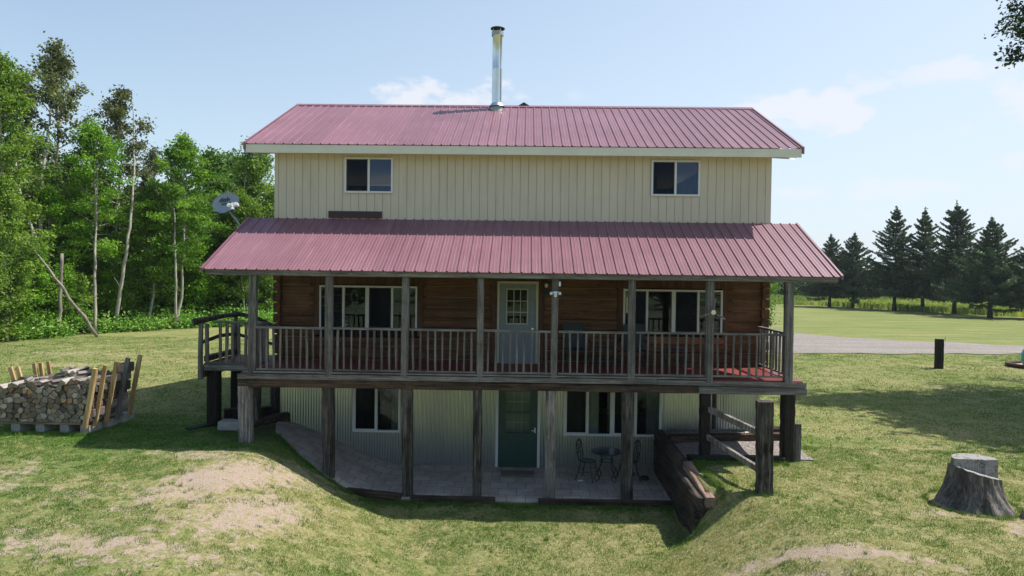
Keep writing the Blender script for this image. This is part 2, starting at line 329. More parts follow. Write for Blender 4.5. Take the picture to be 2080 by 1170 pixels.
class MB:
    def __init__(s, seed=0): s.v = []; s.f = []; s.r = random.Random(seed)
    def add(s, vs, fs):
        n = len(s.v); s.v += [tuple(v) for v in vs]; s.f += [tuple(i + n for i in f) for f in fs]
    def box(s, x0, x1, y0, y1, z0, z1):
        s.add([(x0, y0, z0), (x1, y0, z0), (x1, y1, z0), (x0, y1, z0), (x0, y0, z1), (x1, y0, z1), (x1, y1, z1), (x0, y1, z1)],
              [(0, 3, 2, 1), (4, 5, 6, 7), (0, 1, 5, 4), (1, 2, 6, 5), (2, 3, 7, 6), (3, 0, 4, 7)]); return s
    def timber(s, p, q, w, h, seg=6, jit=.006, ch=.12, up=None, taper=1.0):
        """hewn timber: chamfered section, w along side axis, h along up axis, rough along its length"""
        p = Vector(p); q = Vector(q); d = (q - p); L = d.length; d.normalize()
        u = Vector(up) if up else (Vector((0, 0, 1)) if abs(d.z) < .9 else Vector((0, -1, 0)))
        sd = d.cross(u).normalized(); u = sd.cross(d).normalized(); c = ch * min(w, h)
        base = [(-w / 2 + c, -h / 2), (w / 2 - c, -h / 2), (w / 2, -h / 2 + c), (w / 2, h / 2 - c), (w / 2 - c, h / 2), (-w / 2 + c, h / 2), (-w / 2, h / 2 - c), (-w / 2, -h / 2 + c)]
        n = len(base); vs = []; off = [(s.r.uniform(-jit, jit), s.r.uniform(-jit, jit)) for _ in base]
        for i in range(seg + 1):
            k = i / seg; sc = 1 + (taper - 1) * k
            for j, (a, b) in enumerate(base):
                a2 = a * sc + off[j][0] + s.r.uniform(-jit, jit) * .6; b2 = b * sc + off[j][1] + s.r.uniform(-jit, jit) * .6
                vs.append(p + d * L * k + sd * a2 + u * b2)
        fs = [tuple(range(n - 1, -1, -1)), tuple(seg * n + j for j in range(n))]
        for i in range(seg):
            for j in range(n):
                k = (j + 1) % n; fs.append((i * n + j, i * n + k, (i + 1) * n + k, (i + 1) * n + j))
        s.add(vs, fs); return s
    def tube(s, pts, rad, n=8, cap=True):
        pts = [Vector(p) for p in pts]
        if isinstance(rad, (int, float)): rad = [rad] * len(pts)
        vs = []; prev = None
        for i, p in enumerate(pts):
            d = (pts[min(i + 1, len(pts) - 1)] - pts[max(i - 1, 0)]).normalized()
            if prev is None: a = d.orthogonal().normalized()
            else:
                a = prev - d * prev.dot(d)
                a = a.normalized() if a.length > 1e-6 else d.orthogonal().normalized()
            prev = a; b = d.cross(a)
            for j in range(n):
                t = 2 * pi * j / n; vs.append(p + (a * cos(t) + b * sin(t)) * rad[i])
        fs = []
        for i in range(len(pts) - 1):
            for j in range(n):
                k = (j + 1) % n; fs.append((i * n + j, i * n + k, (i + 1) * n + k, (i + 1) * n + j))
        if cap: fs += [tuple(range(n - 1, -1, -1)), tuple((len(pts) - 1) * n + j for j in range(n))]
        s.add(vs, fs); return s
    def prism(s, poly, y0, y1):
        """poly in (x,z), extruded along y"""
        n = len(poly); vs = [(x, y0, z) for x, z in poly] + [(x, y1, z) for x, z in poly]
        s.add(vs, [tuple(range(n)), tuple(range(2 * n - 1, n - 1, -1))] + [(i, i + n, (i + 1) % n + n, (i + 1) % n) for i in range(n)]); return s
    def lathe(s, prof, c=(0, 0, 0), n=24, cap=True):
        vs = []; 
        for r, z in prof:
            for j in range(n):
                t = 2 * pi * j / n; vs.append((c[0] + r * cos(t), c[1] + r * sin(t), c[2] + z))
        fs = []
        for i in range(len(prof) - 1):
            for j in range(n):
                k = (j + 1) % n; fs.append((i * n + j, i * n + k, (i + 1) * n + k, (i + 1) * n + j))
        if cap: fs += [tuple(range(n - 1, -1, -1)), tuple((len(prof) - 1) * n + j for j in range(n))]
        s.add(vs, fs); return s
    def build(s, name, mat, parent=None, base=None, smooth=False, loc=None):
        if base is None: base = Vector(parent_base(parent)) if parent else Vector((0, 0, 0))
        base = Vector(base)
        me = bpy.data.meshes.new(name); me.from_pydata([tuple(Vector(v) - base) for v in s.v], [], s.f); me.materials.append(mat)
        if smooth: me.polygons.foreach_set('use_smooth', [True] * len(me.polygons))
        me.update(); o = link(bpy.data.objects.new(name, me))
        if parent: o.parent = parent
        else: o.location = base
        return o
def parent_base(p):
    b = Vector((0, 0, 0))
    while p is not None:
        b += Vector(p.location); p = p.parent
    return b
def copy_tree(o, parent=None):
    c = o.copy(); link(c)
    if parent: c.parent = parent
    for ch in [q for q in bpy.data.objects if q.parent == o]: copy_tree(ch, c)
    return c

# ------------------------------------------------------------------ terrain
def hollow_w(x, y):
    tl = np.interp(y, [-12, -8, -4, -2.3, 0], [-5.6, -5.3, -5.4, -5.5, -6.1]); bl = np.interp(y, [-12, -9, -5, -2.3, 0], [1.2, .6, -1.5, -3.2, -2.95])
    t = np.clip((x - tl) / (bl - tl), 0, 1); wl = .45 * t + .55 * t * t * (3 - 2 * t)
    br = np.interp(y, [-9, -5.2, -4.4, -4.35], [1.0, 2.0, 3.2, 3.5]); tr = np.interp(y, [-9, -5.2, -4.5, -4.35], [6.0, 4.8, 3.95, 3.6])
    wr = 1 - ss(0, 1, (x - br) / (tr - br))
    return np.minimum(wl, wr) * (y < .12) * ss(-30, -20, y)
def height(x, y):
    x = np.asarray(x, float); y = np.asarray(y, float)
    base = np.interp(x, [-9, -6, 3.5, 9], [.30, .22, .05, .02])
    r = np.hypot(x, y)
    base = base - .35 * ss(30, 120, r) + .10 * (fbm(x / 5, y / 5, 3) - .5) + .9 * (fbm(x / 90, y / 90, 5) - .5) * ss(60, 300, r)
    base = base + .10 * ss(-1.8, 0, y) * ss(3.5, 4, x) * (1 - ss(6.2, 8, x)) + .05 * (fbm(x / .9, y / .9, 9) - .5) * ss(40, 15, r)
    base = base + .06 * np.exp(-((x - 5.0) / 1.2) ** 2 - ((y + 6.9) / 1.2) ** 2) + .09 * np.exp(-((x + 5.8) / 1.0) ** 2 - ((y + 3.9) / 1.3) ** 2)
    zf = np.interp(y, [-12, -6, -3.6, -2.4, 0], [-.95, -1.0, -.97, -.91, -.87]) + .04 * (fbm(x / 2, y / 2, 11) - .5)
    w = hollow_w(x, y); z = base * (1 - w) + zf * w
    z = z + (.07 * (fbm(x * 1.7, y * 1.7, 13, 4) - .5) + .035 * (fbm(x * 6, y * 6, 15, 3) - .5)) * ss(-2.6, -3.4, y) * ss(-16, -12, x)
    inside = (np.abs(x) < 5.98) & (y > .10) & (y < 6.6)
    return np.where(inside, -1.35, z)
def H(x, y): return float(height(np.array([x]), np.array([y]))[0])
PATIO_F = lambda x: np.interp(x, [-6.02, -5.7, -4.9, -4.2, -3.4], [-.35, -1.25, -2.1, -2.4, -2.45])
def soil_field(x, y):
    s = np.zeros_like(np.asarray(x, float))
    for cx, cy, rx, ry, a, k in ((-5.6, -5.6, 2.4, 2.4, 0, .15), (-9, -6.6, 2.0, 1.6, 0, .17), (5.2, -7.4, 2.2, 1.0, 0, .12), (-5.25, -4.7, .55, 1.5, -28, .85), (-4.4, -6.0, .6, 1.0, -25, .75), (-9.3, -5.6, .8, .9, 0, .6), (-9.6, -7.0, .7, .6, 0, .6), (-5.7, -7.9, 1.7, .45, 0, .6), (-6.4, -3.55, 1.0, .28, -8, .6),
                                 (-7.3, -6.0, .8, .5, 10, .35), (4.7, -7.1, 1.1, .17, -18, .85), (3.9, -7.7, .8, .3, 0, .55), (8.35, -6.3, .28, .6, 25, .7), (7.3, -5.4, .45, .2, 0, .5), (6.5, -8.2, .9, .25, 0, .45),
                                 (-17, 8.5, 1.2, .4, 0, .5), (-20, 12, 2.5, .6, 0, .4), (-18, 13.5, .8, .3, 0, .5), (-25, 15.8, 3, .5, -10, .35)):
        c, n = cos(RD(a)), sin(RD(a)); u = (x - cx) * c + (y - cy) * n; v = -(x - cx) * n + (y - cy) * c
        s = np.maximum(s, (k * 1.0 if k > .3 else k * 1.1) * np.exp(-(u / rx) ** 2 * .45 - (v / ry) ** 2 * .45))
    return s
def dry_field(x, y):
    d = .34 + .36 * ss(-1, 5, x) * ss(2, -4, y) + .35 * np.exp(-((x + 4.5) / 2.5) ** 2 - ((y + 4.8) / 2.2) ** 2)
    return d - .25 * ss(-3.2, -2.4, y) * ss(.3, -.2, y)
def axis_pts(lo, a, b, hi, step):
    c = list(np.arange(a, b + 1e-6, step)); s = step; v = a; L = []
    while v > lo: s *= 1.18; v -= s; L.append(v)
    s = step; v = b; Rr = []
    while v < hi: s *= 1.18; v += s; Rr.append(v)
    return np.array(L[::-1] + c + Rr)
def terrain():
    X = axis_pts(-1500, -13, 13, 1500, .11); Y = axis_pts(-900, -11.5, 1.0, 2500, .11)
    X[np.argmin(abs(X - 3.5))] = 3.5
    gx, gy = np.meshgrid(X, Y); z = height(gx, gy); nx, ny = len(X), len(Y)
    V = np.stack([gx, gy, z], -1).reshape(-1, 3)
    i = np.arange(nx * ny).reshape(ny, nx); F = np.stack([i[:-1, :-1], i[:-1, 1:], i[1:, 1:], i[1:, :-1]], -1).reshape(-1, 4)
    x, y = gx.ravel(), gy.ravel(); r = np.hypot(x, y + 17)
    far = ss(40, 62, r) * .9
    ground_dark = np.maximum(.75 * np.exp(-((x + 6.0) / .9) ** 2 - ((y + 1.1) / .9) ** 2), .8 * ss(18, 26, (y - 0) * .8 - x * .55 - 9) * 0)
    edge = wood_side(x, y); ground_dark = np.maximum(ground_dark, .8 * ss(0, 2.0, edge) * (edge < 60))
    me = np_mesh('ground', V, F, {'soil': ('POINT', soil_field(x, y)), 'dry': ('POINT', dry_field(x, y)), 'far': ('POINT', far), 'ground_dark': ('POINT', ground_dark)}, True)
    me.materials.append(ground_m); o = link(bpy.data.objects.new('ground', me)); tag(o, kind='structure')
# the edge of the wood: a line; positive side is inside the wood
WE = [(-60, -8), (-31, 12.5), (-25.5, 18.5), (-24, 23), (-20.5, 27.5), (-12, 33), (-2, 37), (6, 40)]
def wood_side(x, y):
    ex = np.array([p[0] for p in WE]); ey = np.array([p[1] for p in WE]); yy = np.interp(x, ex, ey, left=-60, right=1e4)
    return (y - yy) * .75
terrain()

# patio, gravel
def sheet(name, poly_fn, x0, x1, nx, ny, lift, mat):
    V = []; F = []
    for i in range(nx + 1):
        x = x0 + (x1 - x0) * i / nx; a, b = poly_fn(x)
        for j in range(ny + 1):
            y = a + (b - a) * j / ny; V.append((x, y, H(x, min(y, .08)) + lift if name == 'patio' else H(x, y) + lift))
    for i in range(nx):
        for j in range(ny):
            k = i * (ny + 1) + j; F.append((k, k + ny + 1, k + ny + 2, k + 1))
    # skirt
    n = len(V)
    for i in range(nx + 1):
        v = V[i * (ny + 1)]; V.append((v[0], v[1], v[2] - .12))
    for i in range(nx): F.append((n + i, n + i + 1, (i + 1) * (ny + 1), i * (ny + 1)))
    me = bpy.data.meshes.new(name); me.from_pydata(V, [], F); me.materials.append(mat); me.update(); o = link(bpy.data.objects.new(name, me)); tag(o, kind='structure'); return o
sheet('patio', lambda x: (float(PATIO_F(x)), .06), -6.0, 3.48, 100, 24, .03, paver_m)
def road():
    near = lambda x: float(np.interp(x, [-20, 14.5, 27, 60, 200], [19, 19, 20.2, 20.6, 28])); far_ = lambda x: float(np.interp(x, [-20, 10, 19.4, 24, 30.4, 60, 200], [42, 40, 31.4, 27.6, 24.9, 25, 33]))
    return sheet('gravel_driveway', lambda x: (near(x) + .5 * (vnoise(x * .9, 1.0) - .5), far_(x) + .8 * (vnoise(x * .9, 5.0) - .5)), 7, 160, 240, 8, .03, gravel_m)
road()
sheet('gravel_bed', lambda x: (-2.2, -.02), 3.62, 6.5, 14, 10, .03, gravel_m)

# ================================================================== HOUSE
house = empty('farmhouse', (0, 0, 0), 'farmhouse with cream upper wall, log storey, corrugated base and burgundy metal roofs', 'house')
HW = 6.22
def profile_wall(mb, prof, z0, z1, openings):
    """prof: list of (x, y); vertical strips, left open where an opening (x0,x1,z0,z1) is"""
    xs = sorted(set([p[0] for p in prof] + [v for o in openings for v in o[:2]]))
    px = [p[0] for p in prof]; py = [p[1] for p in prof]
    for a, b in zip(xs[:-1], xs[1:]):
        if b - a < 1e-5: continue
        ya, yb = float(np.interp(a, px, py)), float(np.interp(b, px, py)); m = (a + b) / 2
        cuts = [(z0, z1)]
        for o in openings:
            if o[0] < m < o[1]:
                nc = []
                for c0, c1 in cuts:
                    if o[2] > c0: nc.append((c0, min(c1, o[2])))
                    if o[3] < c1: nc.append((max(c0, o[3]), c1))
                cuts = [c for c in nc if c[1] - c[0] > 1e-4]
        for c0, c1 in cuts: mb.add([(a, ya, c0), (b, yb, c0), (b, yb, c1), (a, ya, c1)], [(0, 1, 2, 3)])
U_OP = [(-4.44, -3.22, 6.02, 6.91), (3.24, 4.45, 6.02, 6.91)]
L_OP = [(-5.04, -2.57, 2.56, 3.70), (2.59, 5.05, 2.56, 3.70), (-.56, .47, 1.80, 3.85)]
B_OP = [(-4.20, -2.98, -.02, 1.20), (1.15, 3.60, -.02, 1.20), (-.55, .55, -.86, 1.28)]
# upper wall
mb = MB(); prof = []
x = -HW
g = .2032; k = 0
prof.append((-HW, 0))
c = -HW + g / 2
while c < HW - .02:
    prof += [(c - .007, 0), (c - .005, .009), (c + .005, .009), (c + .007, 0)]; c += g
prof.append((HW, 0))
profile_wall(mb, prof, 5.30, 7.02, U_OP); mb.build('upper_wall', siding_m, house)
mb = MB()
mb.add([(-HW, 0, 5.3), (-HW, 7.0, 5.3), (-HW, 7.0, 7.2), (-HW, 3.52, 8.8), (-HW, 0, 7.02)], [(0, 4, 3, 2, 1)]); mb.build('gable_wall', siding_m, house); mb = MB()
mb.add([(HW, 0, 5.3), (HW, 7.0, 5.3), (HW, 7.0, 7.2), (HW, 3.52, 8.8), (HW, 0, 7.02)], [(0, 1, 2, 3, 4)])
mb.build('gable_wall', siding_m, house)
# back wall with an opening opposite the front door
mb = MB(); profile_wall(mb, [(HW, 7.0), (HW, 7.0)][:1] + [(HW, 7.0)], 0, 1, []); mb = MB()
profile_wall(mb, [(-HW, 7.0), (HW, 7.0)], -1.3, 7.1, [(.25, .62, 3.05, 4.0), (-3.2, -2.3, 2.7, 3.6), (2.8, 4.2, 6.1, 6.8), (3.0, 3.9, 2.7, 3.6)]); mb.build('back_wall', log_trim, house)
mb = MB()
for z in (1.55, 4.6): mb.box(-6.05, 6.05, .14, 6.95, z, z + .06)
mb.box(-6.0, 6.0, .14, 6.95, -.92, -.86)
for xx in (-1.9, 1.7):
    mb.box(xx, xx + .08, .14, 6.95, -.86, 1.55) if xx < 0 else mb.box(xx + 3.3, xx + 3.38, .14, 6.95, 4.66, 7.0)
mb.build('inner_floor', interior_m, house)
# base: corrugated metal
mb = MB(); P = .0677; n = int(12.08 / P * 6)
profile_wall(mb, [(-6.05 + i * P / 6, .055 + .0085 * sin(i / 6 * 2 * pi)) for i in range(n + 1)], -1.1, 1.62, B_OP); mb.build('corrugated_base_wall', galv_wall, house, smooth=False)
mb = MB()
for s in (-1, 1):
    n = int(6.85 / P * 4); ys = [.06 + i * P / 4 for i in range(n + 1)]
    for i in range(n):
        a, b = ys[i], ys[i + 1]; xa = s * (6.045 + .0085 * sin(i / 4 * 2 * pi)); xb = s * (6.045 + .0085 * sin((i + 1) / 4 * 2 * pi))
        mb.add([(xa, a, -1.1), (xb, b, -1.1), (xb, b, 1.62), (xa, a, 1.62)], [(0, 1, 2, 3) if s > 0 else (3, 2, 1, 0)])
    mb.box(s * 6.03 - .03, s * 6.03 + .03, .025, .085, -1.1, 1.6)
mb.build('corrugated_side_wall', galv_wall, house)
# log storey: squared logs in courses
def log_wall():
    rr = random.Random(5); mb = MB(7); z = 1.60; i = 0; chink = MB()
    while z < 4.55:
        h = .262; yo = rr.uniform(-.012, .012); tiltz = rr.uniform(-.006, .006)
        segs = [(-6.12, 6.12)]
        for o in L_OP:
            if o[2] - .14 < z + h - .03 and o[3] + .12 > z + .03:
                ns = []
                for a, b in segs:
                    if o[0] - .13 > a: ns.append((a, min(b, o[0] - .13)))
                    if o[1] + .13 < b: ns.append((max(a, o[1] + .13), b))
                segs = [s for s in ns if s[1] - s[0] > .02]
        for a, b in segs:
            mb.timber((a, .02 + yo * .6, z + h / 2 + tiltz), (b, .02 + yo * .6, z + h / 2 - tiltz), .13, h - .013, max(2, int((b - a) / .5)), .004, .09)
        z += h; i += 1
    mb.build('log_wall', log_x, house); ckm = plain('tan_chinking', (.26, .19, .13), .9)
    z = 1.60 + .262
    while z < 4.4:
        if rr.random() < .75: 
            for a, b in ((-6.05, -5.3), (-2.35, -.75), (.66, 2.4), (5.3, 6.0)): ck = MB(4); ck.timber((a, -.046, z), (b, -.046, z + rr.uniform(-.004, .004)), .014, .012, 3, .002); ck.build('chinking', ckm, house)
        z += .262
    # walls of the sides + backing seen between the courses
    b2 = MB(); profile_wall(b2, [(-6.1, .075), (6.1, .075)], 1.60, 5.4, [(o[0] + .002, o[1] - .002, o[2], o[3]) for o in L_OP]); b2.build('wall_backing', tie_black, house)
    for s in (-1, 1):
        z = 1.60; e = MB(3 + s)
        while z < 4.5:
            e.timber((s * 6.10, -.125 - rr.uniform(0, .03), z + .20), (s * 6.10, 7.02, z + .20), .17 + rr.uniform(-.01, .02), .225 + rr.uniform(-.02, .02), 6, .005, .10); z += .262
        e.build('log_end_stack', log_end, house)
log_wall()
# sill log course colour boards under the right-hand window
MB(2).timber((2.55, -.07, 2.43), (5.1, -.07, 2.43), .05, .17, 6, .004).build('window_apron', wood('orange_board', (.12, .045, .02), (.24, .10, .05), (.33, .15, .08), 'x', .6, .7, .4), house)
# vertical bucks round the openings
def buck(x0, x1, z0, z1, bottom=True):
    m = MB(int(abs(x0) * 100))
    m.timber((x0 - .075, -.055, z0 - .12), (x0 - .075, -.055, z1 + .02), .14, .05, 4, .004, up=(0, -1, 0)); m.timber((x1 + .075, -.055, z0 - .12), (x1 + .075, -.055, z1 + .02), .14, .05, 4, .004, up=(0, -1, 0))
    m.timber((x0 - .22, -.06, z1 + .12), (x1 + .22, -.06, z1 + .12), .06, .20, 5, .006)
    m.build('opening_surround', log_trim, house)
for o in L_OP: buck(*o)

# ---- windows
def window(x0, x1, z0, z1, y, mull, screens, wide=(), fw=.045, name='window', curtains=()):
    """mull: x of mullions; frame mesh is the window itself, panes/screens/curtains are its children"""
    m = MB()
    m.box(x0, x1, y - .03, y + .05, z1 - fw, z1); m.box(x0, x1, y - .035, y + .05, z0, z0 + fw)
    m.box(x0, x0 + fw, y - .03, y + .05, z0 + fw, z1 - fw); m.box(x1 - fw, x1, y - .03, y + .05, z0 + fw, z1 - fw)
    edges = [x0 + fw]
    for i, q in enumerate(mull):
        w = .045 if i in wide else .026
        m.box(q - w, q + w, y - .028, y + .05, z0 + fw, z1 - fw); edges += [q - w, q + w]
    edges.append(x1 - fw)
    f = m.build(name, white_vinyl, house)
    for i in range(0, len(edges), 2):
        a, b = edges[i], edges[i + 1]; zz0, zz1 = z0 + fw, z1 - fw
        if i // 2 in screens:
            s = MB(); t = .022
            s.box(a, b, y - .012, y + .01, zz1 - t, zz1 - .001); s.box(a, b, y - .012, y + .01, zz0 + .001, zz0 + t); s.box(a + .001, a + t, y - .012, y + .01, zz0 + t, zz1 - t); s.box(b - t, b - .001, y - .012, y + .01, zz0 + t, zz1 - t)
            s.build('screen_frame', dark_plastic if z0 > 2 else white_vinyl, f)
            s = MB(); s.add([(a + t, y + .004, zz0 + t), (b - t, y + .004, zz0 + t), (b - t, y + .004, zz1 - t), (a + t, y + .004, zz1 - t)], [(0, 1, 2, 3)]); s.build('insect_screen', screen_m, f)
        g = MB(); g.add([(a, y + .022, zz0), (b, y + .022, zz0), (b, y + .022, zz1), (a, y + .022, zz1)], [(0, 1, 2, 3)]); g.build('pane', glass_m, f)
    for a, b in curtains:
        c = MB(); n = 30; V = [(a + (b - a) * i / n, y + .17 + .018 * sin(i * 1.9) + .008 * sin(i * .7), z) for z in (z0 + .02, z1) for i in range(n + 1)]
        c.add(V, [(i, i + 1, i + n + 2, i + n + 1) for i in range(n)]); c.build('curtain', curtain_m, f)
    return f
window(*U_OP[0], -.01, [-3.83], {0}); window(*U_OP[1], -.01, [3.84], {0}, curtains=[(3.27, 3.42)])
window(-5.04, -2.57, 2.59, 3.69, -.06, [-4.43, -3.83, -3.20], {0, 2}, (1,)); window(2.59, 5.05, 2.59, 3.69, -.06, [3.18, 3.84, 4.45], {0, 2}, (1,))
window(*B_OP[0], .02, [-3.59], {0}, curtains=[(-4.18, -3.95), (-3.25, -3.0)], fw=.055); window(*B_OP[1], .02, [1.75, 2.36, 2.96], {0, 2}, (1,), fw=.055, curtains=[(1.2, 1.62), (1.8, 2.05), (3.25, 3.58)])
# ---- upper door
m = MB(); m.box(-.56, -.50, -.09, .04, 1.80, 3.85); m.box(.41, .47, -.09, .04, 1.80, 3.85); m.box(-.50, .41, -.09, .04, 3.79, 3.85); m.box(-.60, .51, -.13, .04, 1.78, 1.80 + .012)
m.build('door_frame', cream_trim, house)
m = MB(); gx0, gx1, gz0, gz1 = -.335, .215, 2.77, 3.665
m.box(-.497, gx0 + .012, -.05, -.005, 1.815, 3.787); m.box(gx1 - .012, .407, -.05, -.005, 1.815, 3.787); m.box(gx0 + .012, gx1 - .012, -.05, -.005, gz1 - .012, 3.787); m.box(gx0 + .012, gx1 - .012, -.05, -.005, 1.815, gz0 + .012)
m.box(-.38, .28, -.056, -.05, 2.02, 2.50)
d = m.build('upper_door', blue_door, house)
m = MB(); t = .028
for a, b, c, e in ((gx0, gx0 + t, gz0, gz1), (gx1 - t, gx1, gz0, gz1), (gx0 + t, gx1 - t, gz1 - t, gz1), (gx0 + t, gx1 - t, gz0, gz0 + t)): m.box(a, b, -.066, -.045, c, e)
for i in (1, 2):
    q = gx0 + t + (gx1 - gx0 - 2 * t) * i / 3; m.box(q - .009, q + .009, -.062, -.048, gz0 + t, gz1 - t)
    q = gz0 + t + (gz1 - gz0 - 2 * t) * i / 3; m.box(gx0 + t, gx1 - t, -.0625, -.047, q - .009, q + .009)
m.build('glazing_bars', cream_trim, d)
m = MB(); m.add([(gx0, -.03, gz0), (gx1, -.03, gz0), (gx1, -.03, gz1), (gx0, -.03, gz1)], [(0, 1, 2, 3)]); m.build('pane', glass_m, d)
m = MB(); m.tube([(.33, -.05, 2.66), (.33, -.11, 2.66)], [.03, .035], 12); m.build('door_knob', galv_pipe, d)
# ---- lower door with storm glazing
m = MB(); m.box(-.565, -.50, -.01, .10, -.86, 1.28); m.box(.49, .555, -.01, .10, -.86, 1.28); m.box(-.50, .49, -.01, .10, 1.22, 1.28); m.build('door_frame', white_vinyl, house)
m = MB(); gx0, gx1, gz0, gz1 = -.315, .295, .02, 1.07
m.box(-.497, gx0, .01, .05, -.845, 1.217); m.box(gx1, .487, .01, .05, -.845, 1.217); m.box(gx0, gx1, .01, .05, gz1, 1.217); m.box(gx0, gx1, .01, .05, -.845, gz0); m.box(gx0, gx1, .005, .045, .52, .555)
for q in ((-.27, -.03), (.02, .26)): m.box(q[0], q[1], .002, .012, -.68, -.22)
d = m.build('lower_door', green_door, house)
for a, b in ((.555, gz1), (gz0, .52)):
    m = MB(); m.add([(gx0, .03 + (.01 if b < .6 else 0), a), (gx1, .03 + (.01 if b < .6 else 0), a), (gx1, .03 + (.01 if b < .6 else 0), b), (gx0, .03 + (.01 if b < .6 else 0), b)], [(0, 1, 2, 3)]); m.build('pane', glass_m, d)
m = MB()
for i in (1, 2): q = gx0 + (gx1 - gx0) * i / 3; m.box(q - .007, q + .007, .055, .065, gz0, gz1)
for q in (.28, .8): m.box(gx0, gx1, .056, .064, q - .007, q + .007)
m.build('glazing_bars', cream_trim, d)
m = MB(); m.add([(gx0 - .05, .5, gz0 - .1), (gx1 + .05, .5, gz0 - .1), (gx1 + .05, .5, gz1), (gx0 - .05, .5, gz1)], [(0, 1, 2, 3)]); m.build('door_blind', curtain_m, d)
m = MB(); m.box(.41, .445, -.012, .01, .03, .16); m.tube([(.43, -.01, .10), (.43, -.05, .10), (.34, -.055, .095)], .010, 8); m.build('handle', white_plastic, d)

# ---- roofs
def roof(name, xh, y0, z0, y1, z1, th=.012):
    """ribbed metal panel from eave (y0,z0) to top (y1,z1); ribs every 0.2286 m"""
    pts = []; x = -xh; P = .2286
    pts.append((-xh, 0))
    c = -xh + .06
    while c < xh - .03:
        pts += [(c - .024, 0), (c - .010, .026), (c + .010, .026), (c + .024, 0)]
        for q in (.076, .152):
            if c + q < xh - .03: pts += [(c + q - .012, 0), (c + q - .004, .005), (c + q + .004, .005), (c + q + .012, 0)]
        c += P
    pts.append((xh, 0)); n = len(pts)
    d = Vector((0, y1 - y0, z1 - z0)).normalized(); up = Vector((0, -d.z, d.y)); V = []
    for (Y, Z) in ((y0, z0), (y1, z1)):
        for (a, h) in pts: V.append(Vector((a, Y, Z)) + up * h)
    for (Y, Z) in ((y0, z0), (y1, z1)):
        for (a, h) in pts: V.append(Vector((a, Y, Z)) + up * (h - th))
    m = MB(); F = []
    for i in range(n - 1):
        F.append((i, i + 1, n + i + 1, n + i)); F.append((2 * n + i + 1, 2 * n + i, 3 * n + i, 3 * n + i + 1)); F.append((i + 1, i, 2 * n + i, 2 * n + i + 1))
    F += [(0, n, 3 * n, 2 * n), (n - 1, 3 * n - 1, 4 * n - 1, 2 * n - 1)]
    m.add(V, F); return m.build(name, roof_m, house)
R1 = roof('main_roof', 6.82, -.42, 7.16, 3.52, 9.07)
m = MB(); m.add([(-6.82, 3.52, 9.07), (6.82, 3.52, 9.07), (6.82, 7.46, 7.16), (-6.82, 7.46, 7.16)], [(0, 1, 2, 3)]); m.build('rear_roof', roof_m, house)
m = MB()
for (a, b, c, e) in ((3.36, 9.018, 3.52, 9.105), ):
    m.add([(-6.84, a, b), (6.84, a, b), (6.84, c, e), (-6.84, c, e)], [(0, 1, 2, 3)]); m.add([(-6.84, c, e), (6.84, c, e), (6.84, 3.68, b), (-6.84, 3.68, b)], [(0, 1, 2, 3)])
m.build('ridge_cap', roof_m, house)
# rake trims
for s in (-1, 1):
    m = MB(); x0, x1 = sorted((s * 6.80, s * 6.845)); dz = .035
    m.add([(x0, -.43, 7.16 + dz), (x1, -.43, 7.16 + dz), (x1, 3.52, 9.07 + dz), (x0, 3.52, 9.07 + dz), (x0, -.43, 7.02), (x1, -.43, 7.02), (x1, 3.52, 8.93), (x0, 3.52, 8.93)],
          [(0, 1, 2, 3), (0, 4, 5, 1), (1, 5, 6, 2), (0, 3, 7, 4), (4, 7, 6, 5), (2, 6, 7, 3)]); m.build('rake_trim', roof_m, house)
m = MB(); m.box(-6.79, 6.79, -.405, -.375, 6.945, 7.145); m.build('fascia', cream_fascia, house)
m = MB(); m.add([(-6.79, -.375, 6.965), (6.79, -.375, 6.965), (6.79, 0.0, 7.0), (-6.79, 0.0, 7.0)], [(0, 3, 2, 1)])
for s in (-1, 1): m.add([(s * 6.22, 0, 6.99), (s * 6.79, 0, 6.965), (s * 6.79, 3.5, 8.80), (s * 6.22, 3.5, 8.80)], [(0, 1, 2, 3)])
m.build('soffit', cream_fascia, house)
m = MB(); m.box(1.62 - .09 - 1.6, .26, 3.55, 3.9, 8.9, 9.0)
m = MB(); m.add([(-.16, 3.5, 9.09), (.20, 3.5, 9.09), (.02, 3.5, 9.20), (-.16, 4.1, 9.0), (.20, 4.1, 9.0), (.02, 4.1, 9.18)], [(0, 1, 2), (3, 5, 4), (0, 2, 5, 3), (1, 4, 5, 2)])
m.build('ridge_vent', dark_plastic, house)
# porch roof
PR = roof('porch_roof', 6.86, -2.53, 4.06, .0, 5.365)
sl = (5.365 - 4.06) / 2.53
for s in (-1, 1):
    m = MB(); x0, x1 = sorted((s * 6.835, s * 6.885))
    for (a, za, b, zb_) in ((-2.54, 4.055, .0, 5.36),):
        m.add([(x0, a, za + .035), (x1, a, za + .035), (x1, b, zb_ + .035), (x0, b, zb_ + .035), (x0, a, za - .05), (x1, a, za - .05), (x1, b, zb_ - .05), (x0, b, zb_ - .05)],
              [(0, 1, 2, 3), (0, 4, 5, 1), (1, 5, 6, 2), (0, 3, 7, 4), (4, 7, 6, 5), (2, 6, 7, 3)])
    m.build('porch_rake_trim', roof_m, house)
m = MB(); m.box(-4.84, -3.49, -.035, -.012, 5.385, 5.56); m.build('flashing_panel', dark_brown, house)
